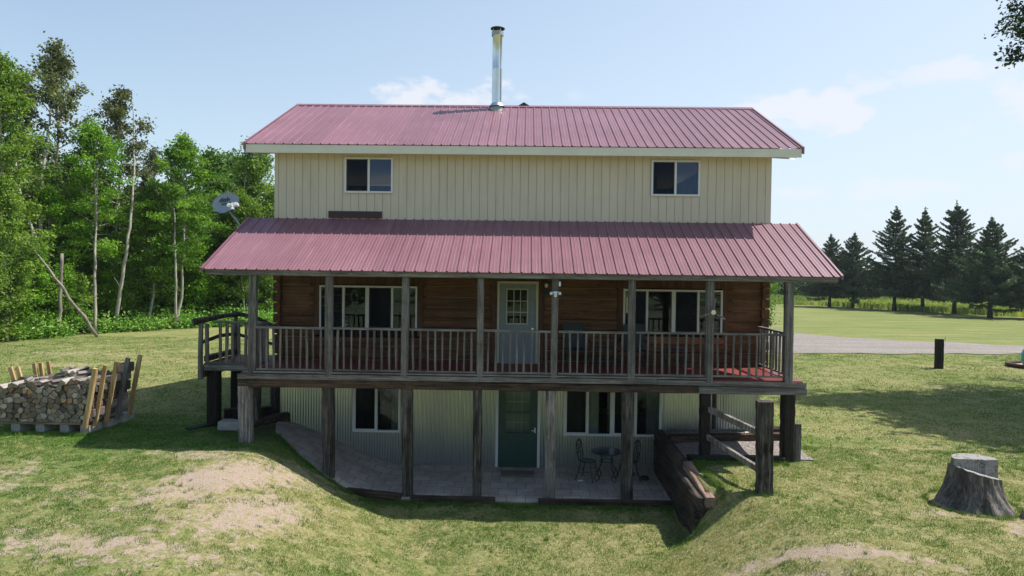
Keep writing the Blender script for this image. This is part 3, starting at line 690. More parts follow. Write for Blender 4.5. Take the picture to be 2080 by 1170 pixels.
# boards under the porch roof, rafters and eave beam
m = MB(); m.add([(-6.8, -2.45, 4.075), (6.8, -2.45, 4.075), (6.8, 0, 5.34), (-6.8, 0, 5.34)], [(0, 3, 2, 1)]); m.build('porch_ceiling', soffit_wood, house)
m = MB(8)
for i in range(23):
    x = -6.7 + i * 13.4 / 22; m.timber((x, -2.42, 4.015), (x, -.02, 5.25), .045, .13, 2, .003)
m.build('rafters', soffit_wood, house)
m = MB(9); m.timber((-6.78, -2.455, 4.0), (6.80, -2.455, 4.0), .045, .12, 16, .004); m.build('porch_fascia', gray_x, house)
m = MB(10); m.timber((-6.3, -2.3, 3.985), (6.3, -2.3, 3.985), .14, .10, 12, .005); m.build('eave_beam', gray_x, house)
# deck
m = MB(); 
y = -2.37
while y < -.05:
    m.box(-6.08, 6.14, y, y + .132, 1.765, 1.80); y += .138
for (a, b) in ((-.98, -.06),): m.box(-7.55, -6.09, a, a + .28, 1.765, 1.80)
y = -.69
while y < .75: m.box(-7.55, -6.26 if y > -.12 else -6.09, y, y + .132, 1.765, 1.80); y += .138
m.build('deck_floor', deck_red, house)
m = MB(11); m.timber((-6.12, -2.40, 1.725), (3.0, -2.40, 1.745), .04, .11, 14, .003); m.timber((3.01, -2.40, 1.738), (6.2, -2.40, 1.722), .04, .11, 6, .003); m.timber((-6.0, -2.36, 1.83), (4.2, -2.36, 1.83), .13, .035, 10, .003)
m.build('deck_edge_board', gray_x, house)
m = MB(12); m.timber((-6.12, -2.28, 1.588), (-.9, -2.28, 1.588), .26, .175, 14, .012); m.timber((-.88, -2.28, 1.585), (3.9, -2.28, 1.585), .26, .17, 12, .014); m.build('deck_beam', tie_x, house)
m = MB(13); m.timber((3.91, -2.28, 1.585), (6.22, -2.28, 1.58), .26, .17, 8, .006); m.build('deck_beam', gray_x, house)
m = MB(14)
for i in range(17):
    x = -6.0 + i * 12 / 16; m.timber((x, -2.2, 1.685), (x, 0, 1.685), .05, .15, 2, .003)
m.timber((-6.05, -2.2, 1.6), (-6.05, .4, 1.6), .1, .2, 4, .006); m.timber((6.12, -2.14, 1.70), (6.12, -.1, 1.70), .05, .18, 4, .004)
m.build('deck_joists', tie_x, house)
# posts
PX = [-5.81, -4.14, -2.46, -.83, .79, 2.45, 4.13, 5.82]
for i, x in enumerate(PX):
    m = MB(20 + i); w = (.165, .165, .155, .14, .145, .155, .165, .175)[i]
    m.timber((x + (.01 if i % 2 else -.01), -2.345, 1.745), (x, -2.315, 3.95), w, w, 12, .0035, .14); m.build('porch_post', gray_z, house)
LX = [(-5.98, .155, .25, tie_gray), (-4.14, -.68, .235, tie_z), (-2.39, -.88, .215, tie_z), (-.86, -.9, .19, tie_z), (.75, -.9, .22, tie_gray), (2.42, -.93, .25, tie_z), (4.09, .02, .22, tie_black), (5.88, .0, .28, tie_black)]
for i, (x, z0, w, mt) in enumerate(LX):
    m = MB(40 + i); m.timber((x, -2.25, z0 - .15 if i else .17), (x - .02, -2.28, 1.51), w, w, 16, .011, .14); m.build('deck_post', mt, house)
m = MB(50); m.box(.66, .75, -2.39, -2.375, .16, .47); m.timber((.70, -2.40, -.78), (.71, -2.39, -.18), .09, .03, 5, .004, up=(0, -1, 0)); m.build('post_patch', gray_z, house)
# posts below the landing and the side of the porch
for i, (x, y, z0, w) in enumerate([(-7.38, -.78, .18, .27), (-7.33, .40, .18, .26), (-6.47, -.5, .15, .21), (-6.42, .75, .2, .25)]):
    m = MB(60 + i); m.timber((x, y, z0 - .1), (x, y, 1.66), w, w, 12, .008, .14); m.build('landing_post', tie_black if i < 2 else tie_z, house)
m = MB(70); m.timber((-7.52, -1.0, 1.71), (-6.10, -1.0, 1.71), .045, .15, 8, .004); m.timber((-7.45, -.95, 1.82), (-6.12, -.95, 1.82), .09, .04, 6, .004); m.build('landing_edge_board', gray_x, house)
m = MB(71); m.timber((-7.55, -.98, 1.60), (-7.55, .8, 1.60), .08, .3, 5, .006); m.timber((-7.5, .78, 1.68), (-6.25, .78, 1.68), .06, .18, 5, .006)
m.build('landing_joists', tie_x, house)

# ---- railings (each bay a part; balusters and rails its pieces)
rr = random.Random(77)
def bay(x0, x1, y, n, zt=2.80, zb=1.885, z_sag=0):
    r = MB(int(x0 * 10) + 500); r.timber((x0, y, zt), (x1, y, zt - .004), .085, .045, 6, .003, up=(0, 0, 1)); o = r.build('railing', gray_x, house)
    r = MB(int(x0 * 10) + 600); r.timber((x0, y + .01, zb), (x1, y + .01, zb), .05, .04, 6, .003); r.build('bottom_rail', gray_x, o)
    for i in range(n):
        x = x0 + (x1 - x0) * (i + .62) / (n + .25) + rr.uniform(-.012, .012); b = MB(rr.randint(0, 9999)); w = rr.uniform(.036, .05)
        b.timber((x, y - .005, zb + .018), (x + rr.uniform(-.018, .018), y - .005 + rr.uniform(-.012, .012), zt - .024), w, .035, 5, .004, .25, up=(0, -1, 0)); b.build('baluster', gray_z, o)
for i in range(7): bay(PX[i] + .085, PX[i + 1] - .085, -2.36, (10, 9, 9, 9, 9, 9, 9)[i])
def side_bay(x, y0, y1, n, zt=2.80, zb=1.885, z1=None):
    z1 = z1 or zt
    r = MB(int(x * 10) + 900); r.timber((x, y0, zt), (x, y1, z1), .085, .045, 6, .003); o = r.build('railing', gray_y, house)
    r = MB(int(x * 10) + 901); r.timber((x, y0, zb), (x, y1, zb), .05, .04, 5, .003); r.build('bottom_rail', gray_y, o)
    for i in range(n):
        y = y0 + (y1 - y0) * (i + .6) / n; b = MB(rr.randint(0, 9999)); b.timber((x, y, zb), (x + rr.uniform(-.01, .01), y, zt + (z1 - zt) * (i + .6) / n - .02), .045, .035, 4, .003, .25); b.build('baluster', gray_z, o)
side_bay(5.93, -2.25, -.15, 11); side_bay(-5.95, -2.22, -1.05, 10)
# landing: picket rail at the front, rustic log rails at the outer side and back
r = MB(980); r.timber((-7.25, -.98, 2.80), (-6.05, -.98, 2.775), .085, .045, 5, .004); o = r.build('railing', gray_x, house)
for i in range(8):
    x = -7.14 + i * .152; b = MB(985 + i); b.timber((x, -.985, 1.83), (x + rr.uniform(-.015, .015), -.985, 2.785), .07, .035, 5, .004, .25, up=(0, -1, 0)); b.build('baluster', gray_z, o)
m = MB(990); m.tube([(-7.60, -1.02, 1.42), (-7.605, -1.02, 2.1), (-7.59, -1.02, 2.76)], [.065, .06, .055], 8); m.tube([(-7.47, -.96, 1.80), (-7.48, -.96, 2.75)], [.05, .05], 8)
m.build('log_rail_post', gray_z, house)
for i, (a, b, r_) in enumerate((((-7.5, .70, 1.7), (-7.5, .7, 2.82), .06), ((-6.35, .74, 1.7), (-6.32, .7, 2.55), .05), ((-6.85, .74, 1.7), (-6.83, .72, 2.7), .045))):
    m = MB(); m.tube([a, b], [r_, r_ * .9], 8); m.build('log_rail_post', gray_z, house)
m = MB(991); m.tube([(-7.70, -1.12, 2.80), (-7.55, -.6, 2.85), (-7.50, .1, 2.88), (-7.46, .82, 2.86)], [.085, .068, .058, .055], 10)
m.tube([(-7.6, .72, 2.92), (-7.0, .74, 2.80), (-6.55, .74, 2.60), (-6.2, .74, 2.45)], [.055, .052, .05, .05], 10)
m.tube([(-7.56, -1.0, 2.31), (-7.52, -.2, 2.39), (-7.5, .7, 2.36)], [.045, .05, .045], 8); m.tube([(-7.5, .74, 2.36), (-6.9, .74, 2.18), (-6.3, .74, 2.06)], [.045, .04, .04], 8)
m.timber((-7.52, -.9, 1.90), (-7.50, .75, 1.90), .12, .14, 5, .01)
m.build('log_handrail', tie_z, house)

# ---- flue pipe
m = MB(); cx, cy = -.78, 3.2
m.lathe([(.15, 0), (.15, 1.05), (.152, 1.06), (.152, 1.10), (.15, 1.11), (.15, 2.05), (.158, 2.06), (.158, 2.12), (.15, 2.13)], (cx, cy, 9.0), 32, cap=False); fl = m.build('flue_pipe', galv_pipe, house, smooth=True)
m = MB(); m.lathe([(.235, -.10), (.225, .02), (.185, .16), (.175, .2)], (cx, cy, 8.80), 32, cap=False); m.build('roof_flashing', plain('dull_flashing', (.36, .38, .36), .6, .5, .5, .3, 9), fl, smooth=True)
m = MB(); m.lathe([(.235, .0), (.17, .09), (.16, .1)], (cx, cy, 8.98), 32, cap=False); m.build('storm_collar', galv_pipe, fl, smooth=True)
m = MB(); m.lathe([(.175, 0), (.178, .12)], (cx, cy, 11.06), 32, cap=False); m.build('upper_band', galv(('pipe_band'), (.45, .46, .46), .5), fl, smooth=True)
m = MB(); m.lathe([(.213, 0), (.21, .015), (.10, .055), (.01, .075)], (cx, cy, 11.27), 32, cap=False); 
m.build('rain_cap', plain('sooty_cap', (.03, .03, .032), .6, .3, .4, .3, 9), fl, smooth=True)
m = MB()
for a in range(4): t = a * pi / 2 + .6; m.tube([(cx + .15 * cos(t), cy + .15 * sin(t), 11.17), (cx + .15 * cos(t), cy + .15 * sin(t), 11.285)], .009, 6)
m.build('cap_struts', galv_pipe, fl)
m = MB(); m.tube([(cx + .10, cy - .112, 9.16), (cx + .10, cy - .113, 11.05)], .006, 6); m.build('seam', dark_plastic, fl)

# ================================================================== fixtures and loose things
# satellite dish
t = empty('satellite_dish', (-6.93, -.3, 5.05), 'gray oval satellite dish on a pipe at the left corner of the porch roof', 'satellite dish')
dc = Vector((-7.27, -.42, 5.70)); nrm = Vector((-.10, -.90, .36)).normalized(); ax = Vector((cos(RD(8)), 0, sin(RD(8)))); ax = (ax - nrm * ax.dot(nrm)).normalized(); ay = nrm.cross(ax) * -1
if ay.z < 0: ay = -ay
m = MB(); V = [dc - nrm * .05]; F = []; rings = 7; n = 36
for i in range(1, rings + 1):
    q = i / rings
    for j in range(n):
        a = 2 * pi * j / n; V.append(dc + ax * (.345 * q * cos(a)) + ay * (.285 * q * sin(a)) + nrm * (.06 * q * q - .05))
for j in range(n): F.append((0, 1 + j, 1 + (j + 1) % n))
for i in range(rings - 1):
    for j in range(n):
        a, b = 1 + i * n + j, 1 + i * n + (j + 1) % n; F.append((a, a + n, b + n, b))
nv = len(V); V += [v - nrm * .012 for v in V]; F += [tuple(nv + i for i in reversed(f)) for f in F[:]]
l = 1 + (rings - 1) * n
for j in range(n): F.append((l + j, l + (j + 1) % n, nv + l + (j + 1) % n, nv + l + j))
m.add(V, F); dsh = m.build('reflector', dish_gray, t, smooth=True)
def lettering(body, size, pos, up, right, parent, mat, name='lettering', ext=.002):
    cu = bpy.data.curves.new(name, 'FONT'); cu.body = body; cu.size = size; cu.extrude = ext; cu.align_x = 'CENTER'; cu.align_y = 'CENTER'
    tmp = bpy.data.objects.new('tmp', cu); link(tmp); bpy.context.view_layer.update()
    me = bpy.data.meshes.new_from_object(tmp.evaluated_get(bpy.context.evaluated_depsgraph_get())); bpy.data.objects.remove(tmp)
    nz = Vector(right).cross(Vector(up)); M = Matrix((right, up, nz)).transposed().to_4x4(); me.transform(M); me.materials.clear(); me.materials.append(mat)
    o = link(bpy.data.objects.new(name, me)); o.parent = parent; o.location = Vector(pos) - parent_base(parent); return o
lettering('dish', .17, dc + ay * .10 - ax * .05 - nrm * .02, ay, ax, dsh, lettering_m, ext=.006)
lettering('network', .075, dc - ay * .005 + ax * .0 - nrm * .03, ay, ax, dsh, lettering_m, ext=.006)
m = MB(); m.tube([(-6.93, -.3, 5.06), (-7.02, -.28, 5.22), (-7.24, -.30, 5.50), (-7.26, -.36, 5.66)], .024, 10); m.box(-7.0, -6.86, -.37, -.23, 5.02, 5.045); m.build('mast', dish_gray, t)
lp = dc + ax * .36 - ay * .34 + nrm * .33
m = MB(); m.tube([dc - ay * .28 - nrm * .02, dc - ay * .36 + nrm * .15 + ax * .1, lp - ay * .10], .014, 8); m.tube([lp - ay * .12, lp - ay * .02], [.03, .05], 8); m.build('feed_arm', dark_plastic, t)
m = MB(); 
for s in (-1, 0, 1): m.tube([lp + ax * .085 * s + ay * .04 - nrm * .06, lp + ax * .085 * s + ay * .04 + nrm * .04], [.045, .05], 12)
m.tube([lp - ax * .09 + ay * .04, lp + ax * .09 + ay * .04], .045, 10); m.tube([lp + ay * .02, lp - ay * .09], [.05, .045], 10); m.build('receiver_head', white_plastic, t)
# flood light on the fifth post
t = empty('flood_light', (.79, -2.43, 3.62), 'white twin head flood light fixed high on the porch post right of the doors', 'outdoor light')
m = MB(); m.box(.75, .83, -2.46, -2.40, 3.60, 3.67); m.tube([(.79, -2.45, 3.61), (.79, -2.51, 3.575)], [.036, .032], 12); m.build('housing', white_plastic, t)
for s in (-1, 1):
    m = MB(); x = .79 + s * .065; m.box(min(x, x + s * .055), max(x, x + s * .055), -2.53, -2.46, 3.60, 3.66); m.tube([(.79 + s * .04, -2.45, 3.65), (x, -2.5, 3.65)], .014, 8); m.build('lamp_head', lamp_glass, t)
m = MB(); m.box(.865, .905, -2.39, -2.36, 3.78, 3.88); m.build('junction_box', white_plastic, t)
t = empty('wall_lamp', (.66, -.06, 3.76), 'small dark lamp with a pale bulb on the log wall right of the upper door', 'wall lamp')
m = MB(); m.box(.60, .72, -.11, -.02, 3.52, 3.85); m.build('backplate', dark_plastic, t)
m = MB(); m.lathe([(.01, 0), (.035, .02), (.045, .06), (.03, .10), (.012, .11)], (.66, -.15, 3.70), 12); m.build('bulb', white_plastic, t, smooth=True)
# three bladed ornament on the seventh post
t = empty('wind_spinner', (4.17, -2.45, 3.27), 'three bladed metal wind spinner fixed to the porch post before the right window', 'garden ornament')
m = MB(); n = 6; m.lathe([(.0, -.02), (.052, -.02), (.052, .02), (.0, .02)], (0, 0, 0), 12); m.v = [(4.17 + v[0], -2.47 + v[2], 3.27 + v[1]) for v in m.v]; m.build('hub', galv_pipe, t)
for a in (82, 200, 330):
    m = MB(); d = Vector((cos(RD(a)), 0, sin(RD(a)))); p0 = Vector((4.17, -2.47, 3.27)) + d * .045; p1 = Vector((4.17, -2.47, 3.27)) + d * .30; m.timber(p0, p1, .035, .006, 3, .001, .2, up=(0, -1, .3)); m.build('blade', gray_z, t)
m = MB(); m.tube([(4.17, -2.46, 3.27), (4.15, -2.42, 3.27)], .015, 8); m.build('axle', dark_plastic, t)
# hooks on the log wall
for i, x in enumerate((1.08, 1.56)):
    m = MB(); m.tube([(x, -.05, 3.40), (x, -.12, 3.38), (x, -.13, 3.31), (x, -.09, 3.29)], .012, 6); o = m.build('coat_hook', dark_plastic, None, base=(x, -.05, 3.3))
    tag(o, ('left' if i == 0 else 'right') + ' of two small dark iron hooks on the log wall between door and right window', 'hook')
# porch chairs and tables
def sling_chair(x, y, rz, label):
    t = empty('porch_chair', (0, 0, 0), label, 'chair', 'sling chairs on the porch')
    def slingpath(pts, w, name):
        m = MB(); V = []; n = len(pts)
        for s in (-1, 1):
            for k, (py, pz, ww) in enumerate(pts): V.append((s * ww * w, py, pz))
        F = [(i, i + 1, n + i + 1, n + i) for i in range(n - 1)]; nv = len(V); V += [(a, b + .012, c - .012) for a, b, c in V]; F += [tuple(nv + i for i in reversed(f)) for f in F[:]]
        m.add(V, F); m.build(name, chair_fabric, t)
    slingpath([(.20, .46, 1), (.21, .62, 1), (.25, .80, 1.03), (.31, .98, .98), (.33, 1.05, .86)], .25, 'backrest')
    slingpath([(-.26, .45, 1), (-.05, .42, 1), (.20, .44, 1)], .25, 'seat')
    for s in (-1, 1):
        m = MB(); m.tube([(s * .27, -.28, 0), (s * .27, -.27, .44), (s * .27, .20, .43), (s * .27, .26, .80), (s * .24, .33, 1.05)], .014, 8); m.tube([(s * .27, .20, .43), (s * .27, .30, 0)], .014, 8)
        m.build('side_frame', black_iron, t)
        m = MB(); m.timber((s * .29, -.25, .64), (s * .29, .22, .66), .05, .022, 3, .002); m.tube([(s * .28, -.25, .44), (s * .29, -.24, .64)], .012, 6); m.build('armrest', black_iron, t)
    m = MB(); m.tube([(-.27, -.27, .43), (.27, -.27, .43)], .013, 8); m.tube([(-.27, .24, .2), (.27, .24, .2)], .012, 8); m.build('stretcher', black_iron, t)
    t.location = (x, y, 1.80); t.rotation_euler.z = rz; return t
sling_chair(1.38, -.62, .15, 'gray high back sling chair on the porch just right of the middle post')
sling_chair(2.78, -.70, -.1, 'gray high back sling chair on the porch in front of the right window')
def small_table(x, y, w, d, h, label):
    t = empty('side_table', (x, y, 1.80), label, 'table', 'small tables on the porch')
    m = MB(); m.box(x - w / 2, x + w / 2, y - d / 2, y + d / 2, 1.80 + h - .03, 1.80 + h); m.build('table_top', chair_fabric, t)
    for a in (-1, 1):
        for b in (-1, 1): m = MB(); m.tube([(x + a * (w / 2 - .03), y + b * (d / 2 - .03), 1.80), (x + a * (w / 2 - .04), y + b * (d / 2 - .04), 1.8 + h - .03)], .014, 6); m.build('leg', black_iron, t)
    m = MB(); m.box(x - w / 2 + .04, x + w / 2 - .04, y - d / 2 + .03, y + d / 2 - .03, 1.98, 1.995); m.build('lower_shelf', chair_fabric, t)
small_table(2.08, -.62, .55, .42, .48, 'low dark table on the porch between the two sling chairs')
small_table(3.72, -.62, .55, .42, .46, 'low dark table on the porch at the right of the right sling chair')
# bistro set
IRON = black_iron
def scroll(c, r0, turns, a0, e1, e2, n=26, shrink=.25):
    c = Vector(c); e1 = Vector(e1); e2 = Vector(e2)
    return [c + (e1 * cos(a0 + turns * 2 * pi * i / n) + e2 * sin(a0 + turns * 2 * pi * i / n)) * (r0 * (1 - (1 - shrink) * i / n)) for i in range(n + 1)]
Zp = -.835
t = empty('bistro_table', (2.13, -.95, Zp), 'round dark glass table on scrolled iron legs on the patio under the basement window', 'table')
m = MB(); m.lathe([(.0, .0), (.355, .0), (.36, .008), (.355, .015), (0, .015)], (2.13, -.95, -.16), 40, cap=False); m.build('table_top', table_glass, t, smooth=False)
m = MB(); m.tube([(2.13 + .365 * cos(a * pi / 20), -.95 + .365 * sin(a * pi / 20), -.155) for a in range(41)], .013, 6); m.build('rim', IRON, t)
for k in range(4):
    a = k * pi / 2 + .55; e = Vector((cos(a), sin(a), 0)); c = Vector((2.13, -.95, 0)); m = MB()
    m.tube([c + e * .24 + Vector((0, 0, -.17)), c + e * .17 + Vector((0, 0, -.28)), c + e * .16 + Vector((0, 0, -.40)), c + e * .22 + Vector((0, 0, -.55)), c + e * .33 + Vector((0, 0, -.68)), c + e * .36 + Vector((0, 0, -.76)), c + e * .30 + Vector((0, 0, -.825)), c + e * .21 + Vector((0, 0, -.80)), c + e * .20 + Vector((0, 0, -.72)), c + e * .26 + Vector((0, 0, -.68))], .010, 7)
    m.build('leg', IRON, t)
m = MB(); m.tube([(2.13 + .165 * cos(a * pi / 12), -.95 + .165 * sin(a * pi / 12), -.38) for a in range(25)], .007, 6)
for k in range(4): a = k * pi / 2 + 1.3; m.tube(scroll((2.13 + .1 * cos(a), -.95 + .1 * sin(a), -.25), .07, 1.3, 0, (cos(a), sin(a), 0), (0, 0, 1)), .005, 5)
m.build('scrollwork', IRON, t)
def bistro_chair(x, y, rz, label):
    t = empty('bistro_chair', (0, 0, 0), label, 'chair', 'iron chairs at the round patio table')
    m = MB(); m.lathe([(0, .435), (.2, .435), (.205, .445), (.2, .455), (0, .45)], (0, 0, 0), 28, cap=False); m.build('seat', IRON, t)
    for i, (a, b) in enumerate(((-1, -1), (1, -1), (-1, 1), (1, 1))):
        m = MB(); m.tube([(a * .13, b * .13, .43), (a * .15, b * .15, .25), (a * .19, b * .21, .03), (a * .20, b * .22, .0)], .010, 7); m.tube([(a * .2, b * .22, 0), (a * .2, b * .22, .02)], .018, 8); m.build('leg', IRON, t)
    m = MB(); arch = [(-.12, .17, .44), (-.145, .20, .60), (-.16, .23, .78)] + [(-.16 * cos(q * pi / 10), .235 + .01 * sin(q * pi / 10), .78 + .15 * sin(q * pi / 10)) for q in range(1, 10)] + [(.16, .23, .78), (.145, .20, .60), (.12, .17, .44)]
    m.tube(arch, .011, 7); m.build('back_frame', IRON, t)
    m = MB(); m.tube([(0, .18, .45), (.03, .20, .58), (-.03, .215, .70), (.02, .235, .84)], .006, 5)
    for s in (-1, 1):
        m.tube([(0, .18, .47), (s * .07, .20, .58), (s * .05, .22, .70), (s * .10, .23, .80)], .005, 5)
        for q in (.62, .72, .80): m.tube(scroll((s * .06, .222, q), .035, 1.2, 0, (s, 0, 0), (0, .15, 1), 12), .005, 5)
    for q in range(1, 10): 
        a = q * pi / 10; m.tube([(-.12 * cos(a), .235, .78 + .10 * sin(a)), (-.155 * cos(a), .24, .78 + .145 * sin(a))], .007, 5)
    m.tube([(-.12 * cos(q * pi / 10), .235, .78 + .10 * sin(q * pi / 10)) for q in range(11)], .006, 5)
    m.build('leaf_tracery', IRON, t)
    m = MB(); m.tube([(-.17, -.18, .16), (.17, .18, .16)], .006, 5); m.tube([(.17, -.18, .16), (-.17, .18, .16)], .006, 5); m.build('cross_brace', IRON, t)
    t.location = (x, y, Zp); t.rotation_euler.z = rz; return t
bistro_chair(1.68, -.92, RD(62), 'ornate black iron chair at the left side of the round patio table')
bistro_chair(2.66, -.88, RD(-75), 'ornate black iron chair at the right of the round patio table, behind the post')
m = MB(); m.box(-.39, .41, -.78, -.38, Zp + .0, Zp + .018); m.box(-.22, .24, -.70, -.46, Zp + .018, Zp + .024); o = m.build('doormat', mat_rug, None, base=(0, -.58, Zp)); tag(o, 'flat woven doormat on the pavers in front of the green door', 'doormat')
m = MB(5); m.tube([(1.43, -1.15, Zp + .012), (1.49, -1.12, Zp + .02), (1.56, -1.10, Zp + .012)], [.012, .02, .01], 6); o = m.build('paper_scrap', white_plastic, None, base=(1.5, -1.12, Zp)); tag(o, 'small white scrap lying on the pavers by the left iron chair', 'litter')
m = MB(6)
for k in range(3): m.tube(scroll((3.05, -.9, Zp + .03 + k * .02), .11 - .01 * k, 1.0, k, (1, 0, 0), (0, 1, 0), 20, .85), .012, 6)
o = m.build('hose_coil', IRON, None, base=(3.05, -.9, Zp)); tag(o, 'small dark coil lying on the patio beside the right iron chair', 'hose')
m = MB(); m.add([(2.74, .10, .14), (2.88, .10, .20), (2.86, .10, .06), (2.80, .10, .10), (2.74, .115, .14), (2.88, .115, .20), (2.86, .115, .06), (2.80, .115, .10)], [(0, 3, 2, 1), (4, 5, 6, 7), (0, 1, 5, 4), (1, 2, 6, 5), (2, 3, 7, 6), (3, 0, 4, 7)])
o = m.build('fish_ornament', white_plastic, None, base=(2.8, .1, .1)); tag(o, 'small white fin shaped ornament behind the right basement window', 'ornament')

# ================================================================== site timbers and fence
def tim(name, label, cat, mat, segs, group=None, seed=1):
    m = MB(seed)
    for p, q, w, h, n, j in segs: m.timber(p, q, w, h, n, j)
    c = sum((Vector(s[0]) + Vector(s[1]) for s in segs), Vector()) / (2 * len(segs)); c.z = min(min(s[0][2], s[1][2]) for s in segs) - .1
    o = m.build(name, mat, None, base=c); return tag(o, label, cat, group)
tim('edging_timber', 'worn timber edging the patio between the second and third deck posts', 'timber', tie_x, [((-3.75, -2.42, -.74), (-2.5, -2.48, -.83), .18, .13, 6, .012)], 'patio edging timbers', 2)
tim('edging_timber', 'dark timber edging the patio from the third post to the doorway gap', 'timber', tie_x, [((-2.28, -2.50, -.86), (-.45, -2.50, -.87), .18, .14, 8, .012)], 'patio edging timbers', 3)
tim('edging_timber', 'long dark timber edging the patio from the fifth post to the retaining wall', 'timber', tie_x, [((.48, -2.52, -.87), (3.35, -2.50, -.87), .17, .13, 10, .012)], 'patio edging timbers', 4)
# retaining wall: stacked ties running towards the viewer
WALL = empty('retaining_wall', (3.5, -2.3, -1.1), 'retaining wall of stacked dark railway ties between the patio and the higher lawn at the right', 'retaining wall')
rows = [(-1.02, -.2, -3.6, 0), (-.80, -.2, -4.35, -.02), (-.57, -.2, -4.4, -.05), (-.34, -.2, -4.35, -.05), (-.12, -.2, -4.55, -.06), (.09, -.15, -2.6, -.02)]
for i, (z, ya, yb, dz) in enumerate(rows):
    m = MB(100 + i); m.timber((3.49 + .015 * (i % 2), ya, z), (3.46 + .02 * (i % 3), yb, z + dz), .22, .215, 12, .013); m.build('wall_tie', tie_y, WALL)
m = MB(120); m.timber((3.62, -2.7, .02), (3.60, -4.62, -.12), .20, .20, 8, .012); m.build('cap_tie', wood('reddish_worn_tie', (.10, .05, .035), (.24, .15, .11), (.36, .27, .22), 'y', .8, .85, .8), WALL)
m = MB(121); m.timber((3.60, -3.4, -.35), (3.58, -4.52, -.37), .19, .18, 6, .014); m.build('wall_tie', tie_y, WALL)
tim('landscape_tie', 'dark square tie lying along the gravel just in front of the corrugated wall', 'timber', tie_x, [((3.62, -.95, .17), (6.35, -.70, .22), .2, .2, 12, .012)], 'ties round the gravel bed', 7)
tim('landscape_tie', 'near black tie on the lawn side of the gravel between deck posts', 'timber', tie_black, [((3.72, -2.32, .06), (5.76, -2.36, .08), .2, .18, 10, .012)], 'ties round the gravel bed', 8)
tim('landscape_tie', 'short thick tie end against the right corner post', 'timber', tie_x, [((6.15, -.55, .30), (6.42, -.55, .30), .24, .24, 3, .01)], 'ties round the gravel bed', 9)
m = MB(9); m.box(6.04, 6.16, -2.30, -2.16, -.05, .86); o = m.build('standing_board', gray_z, None, base=(6.1, -2.2, 0)); tag(o, 'plain gray board standing against the right corner deck post', 'board')
m = MB(10); m.tube([(4.87, -.16, .25), (4.87, -.16, 1.6)], .055, 12); o = m.build('drain_pipe', dark_plastic, None, base=(4.87, -.16, .2)); tag(o, 'thin black pipe standing before the corrugated wall behind the fence rails', 'pipe')
m = MB(11); m.tube([(5.55, -.42, H(5.55, -.42) + .07), (5.75, -.40, H(5.7, -.4) + .08)], [.05, .035], 8); o = m.build('pale_stone', white_plastic, None, base=(5.6, -.4, .2)); tag(o, 'small white stone lying on the gravel bed by the wall', 'stone')
m = MB(12); m.timber((4.0, -3.0, H(4, -3) + .02), (4.3, -2.9, H(4.3, -2.9) + .04), .03, .02, 3, .003); o = m.build('stick', dead_bark, None, base=(4.1, -3, .0)); tag(o, 'short pale stick in the grass by the gravel bed', 'stick')
FZ = H(4.62, -4.55)
fence = empty('rail_fence', (4.62, -4.55, FZ), 'thick black tie post with two sloping weathered rails beside the retaining wall', 'fence')
m = MB(130); m.timber((4.60, -4.55, FZ - .2), (4.57, -4.55, 1.76), .27, .25, 18, .013); m.build('fence_post', tie_z, fence)
m = MB(131); m.timber((4.14, -2.30, 1.16), (4.56, -4.45, 1.13), .07, .13, 6, .008); m.build('upper_rail', tie_gray, fence)
m = MB(132); m.timber((4.12, -2.30, .55), (4.58, -4.5, .43), .06, .12, 6, .008); m.build('lower_rail', tie_gray, fence)
# bits under the landing
for (a, b, w, h, s, lab) in (((-7.75, -1.35, .24), (-7.1, -.35, .30), .2, .16, 21, 'worn black tie lying at the foot of the outer landing post'), ((-7.35, -.3, .42), (-6.35, .25, .40), .24, .3, 22, 'thick dark tie laid between the landing posts'),
                             ((-6.6, -.9, .18), (-5.9, .1, .30), .26, .3, 23, 'cracked dark tie beside the top of the sloping patio'), ((-6.45, -1.55, .02), (-5.75, -1.1, .08), .2, .2, 24, 'black broken tie below the first deck post')):
    tim('fallen_tie', lab, 'timber', tie_black if s != 23 else tie_y, [(a, b, w, h, 5, .014)], 'ties under the landing', s)
m = MB(25); m.timber((-7.05, -1.15, H(-6.8, -1.1) + .12), (-6.45, -1.15, H(-6.6, -1.1) + .12), .34, .22, 3, .012); o = m.build('stone_block', stone_m, None, base=(-6.75, -1.15, .1)); tag(o, 'pale stone block on the grass under the landing', 'stone')
m = MB(26); m.timber((-6.25, -2.35, .12), (-5.7, -2.15, .13), .32, .06, 3, .006); o = m.build('footing_slab', stone_m, None, base=(-6, -2.25, .1)); tag(o, 'thin gray slab under the left corner deck post', 'slab')
# marker post in the lawn
z = H(18.77, 13.87); m = MB(140); m.timber((18.77, 13.87, z - .1), (18.77, 13.87, z + 1.32), .30, .28, 10, .01); m.tube([(18.97, 13.8, z + 1.25), (18.98, 13.8, z + 1.42)], .01, 5)
o = m.build('marker_post', tie_black, None, base=(18.77, 13.87, z)); tag(o, 'lone short black post standing in the lawn in front of the gravel driveway', 'post')
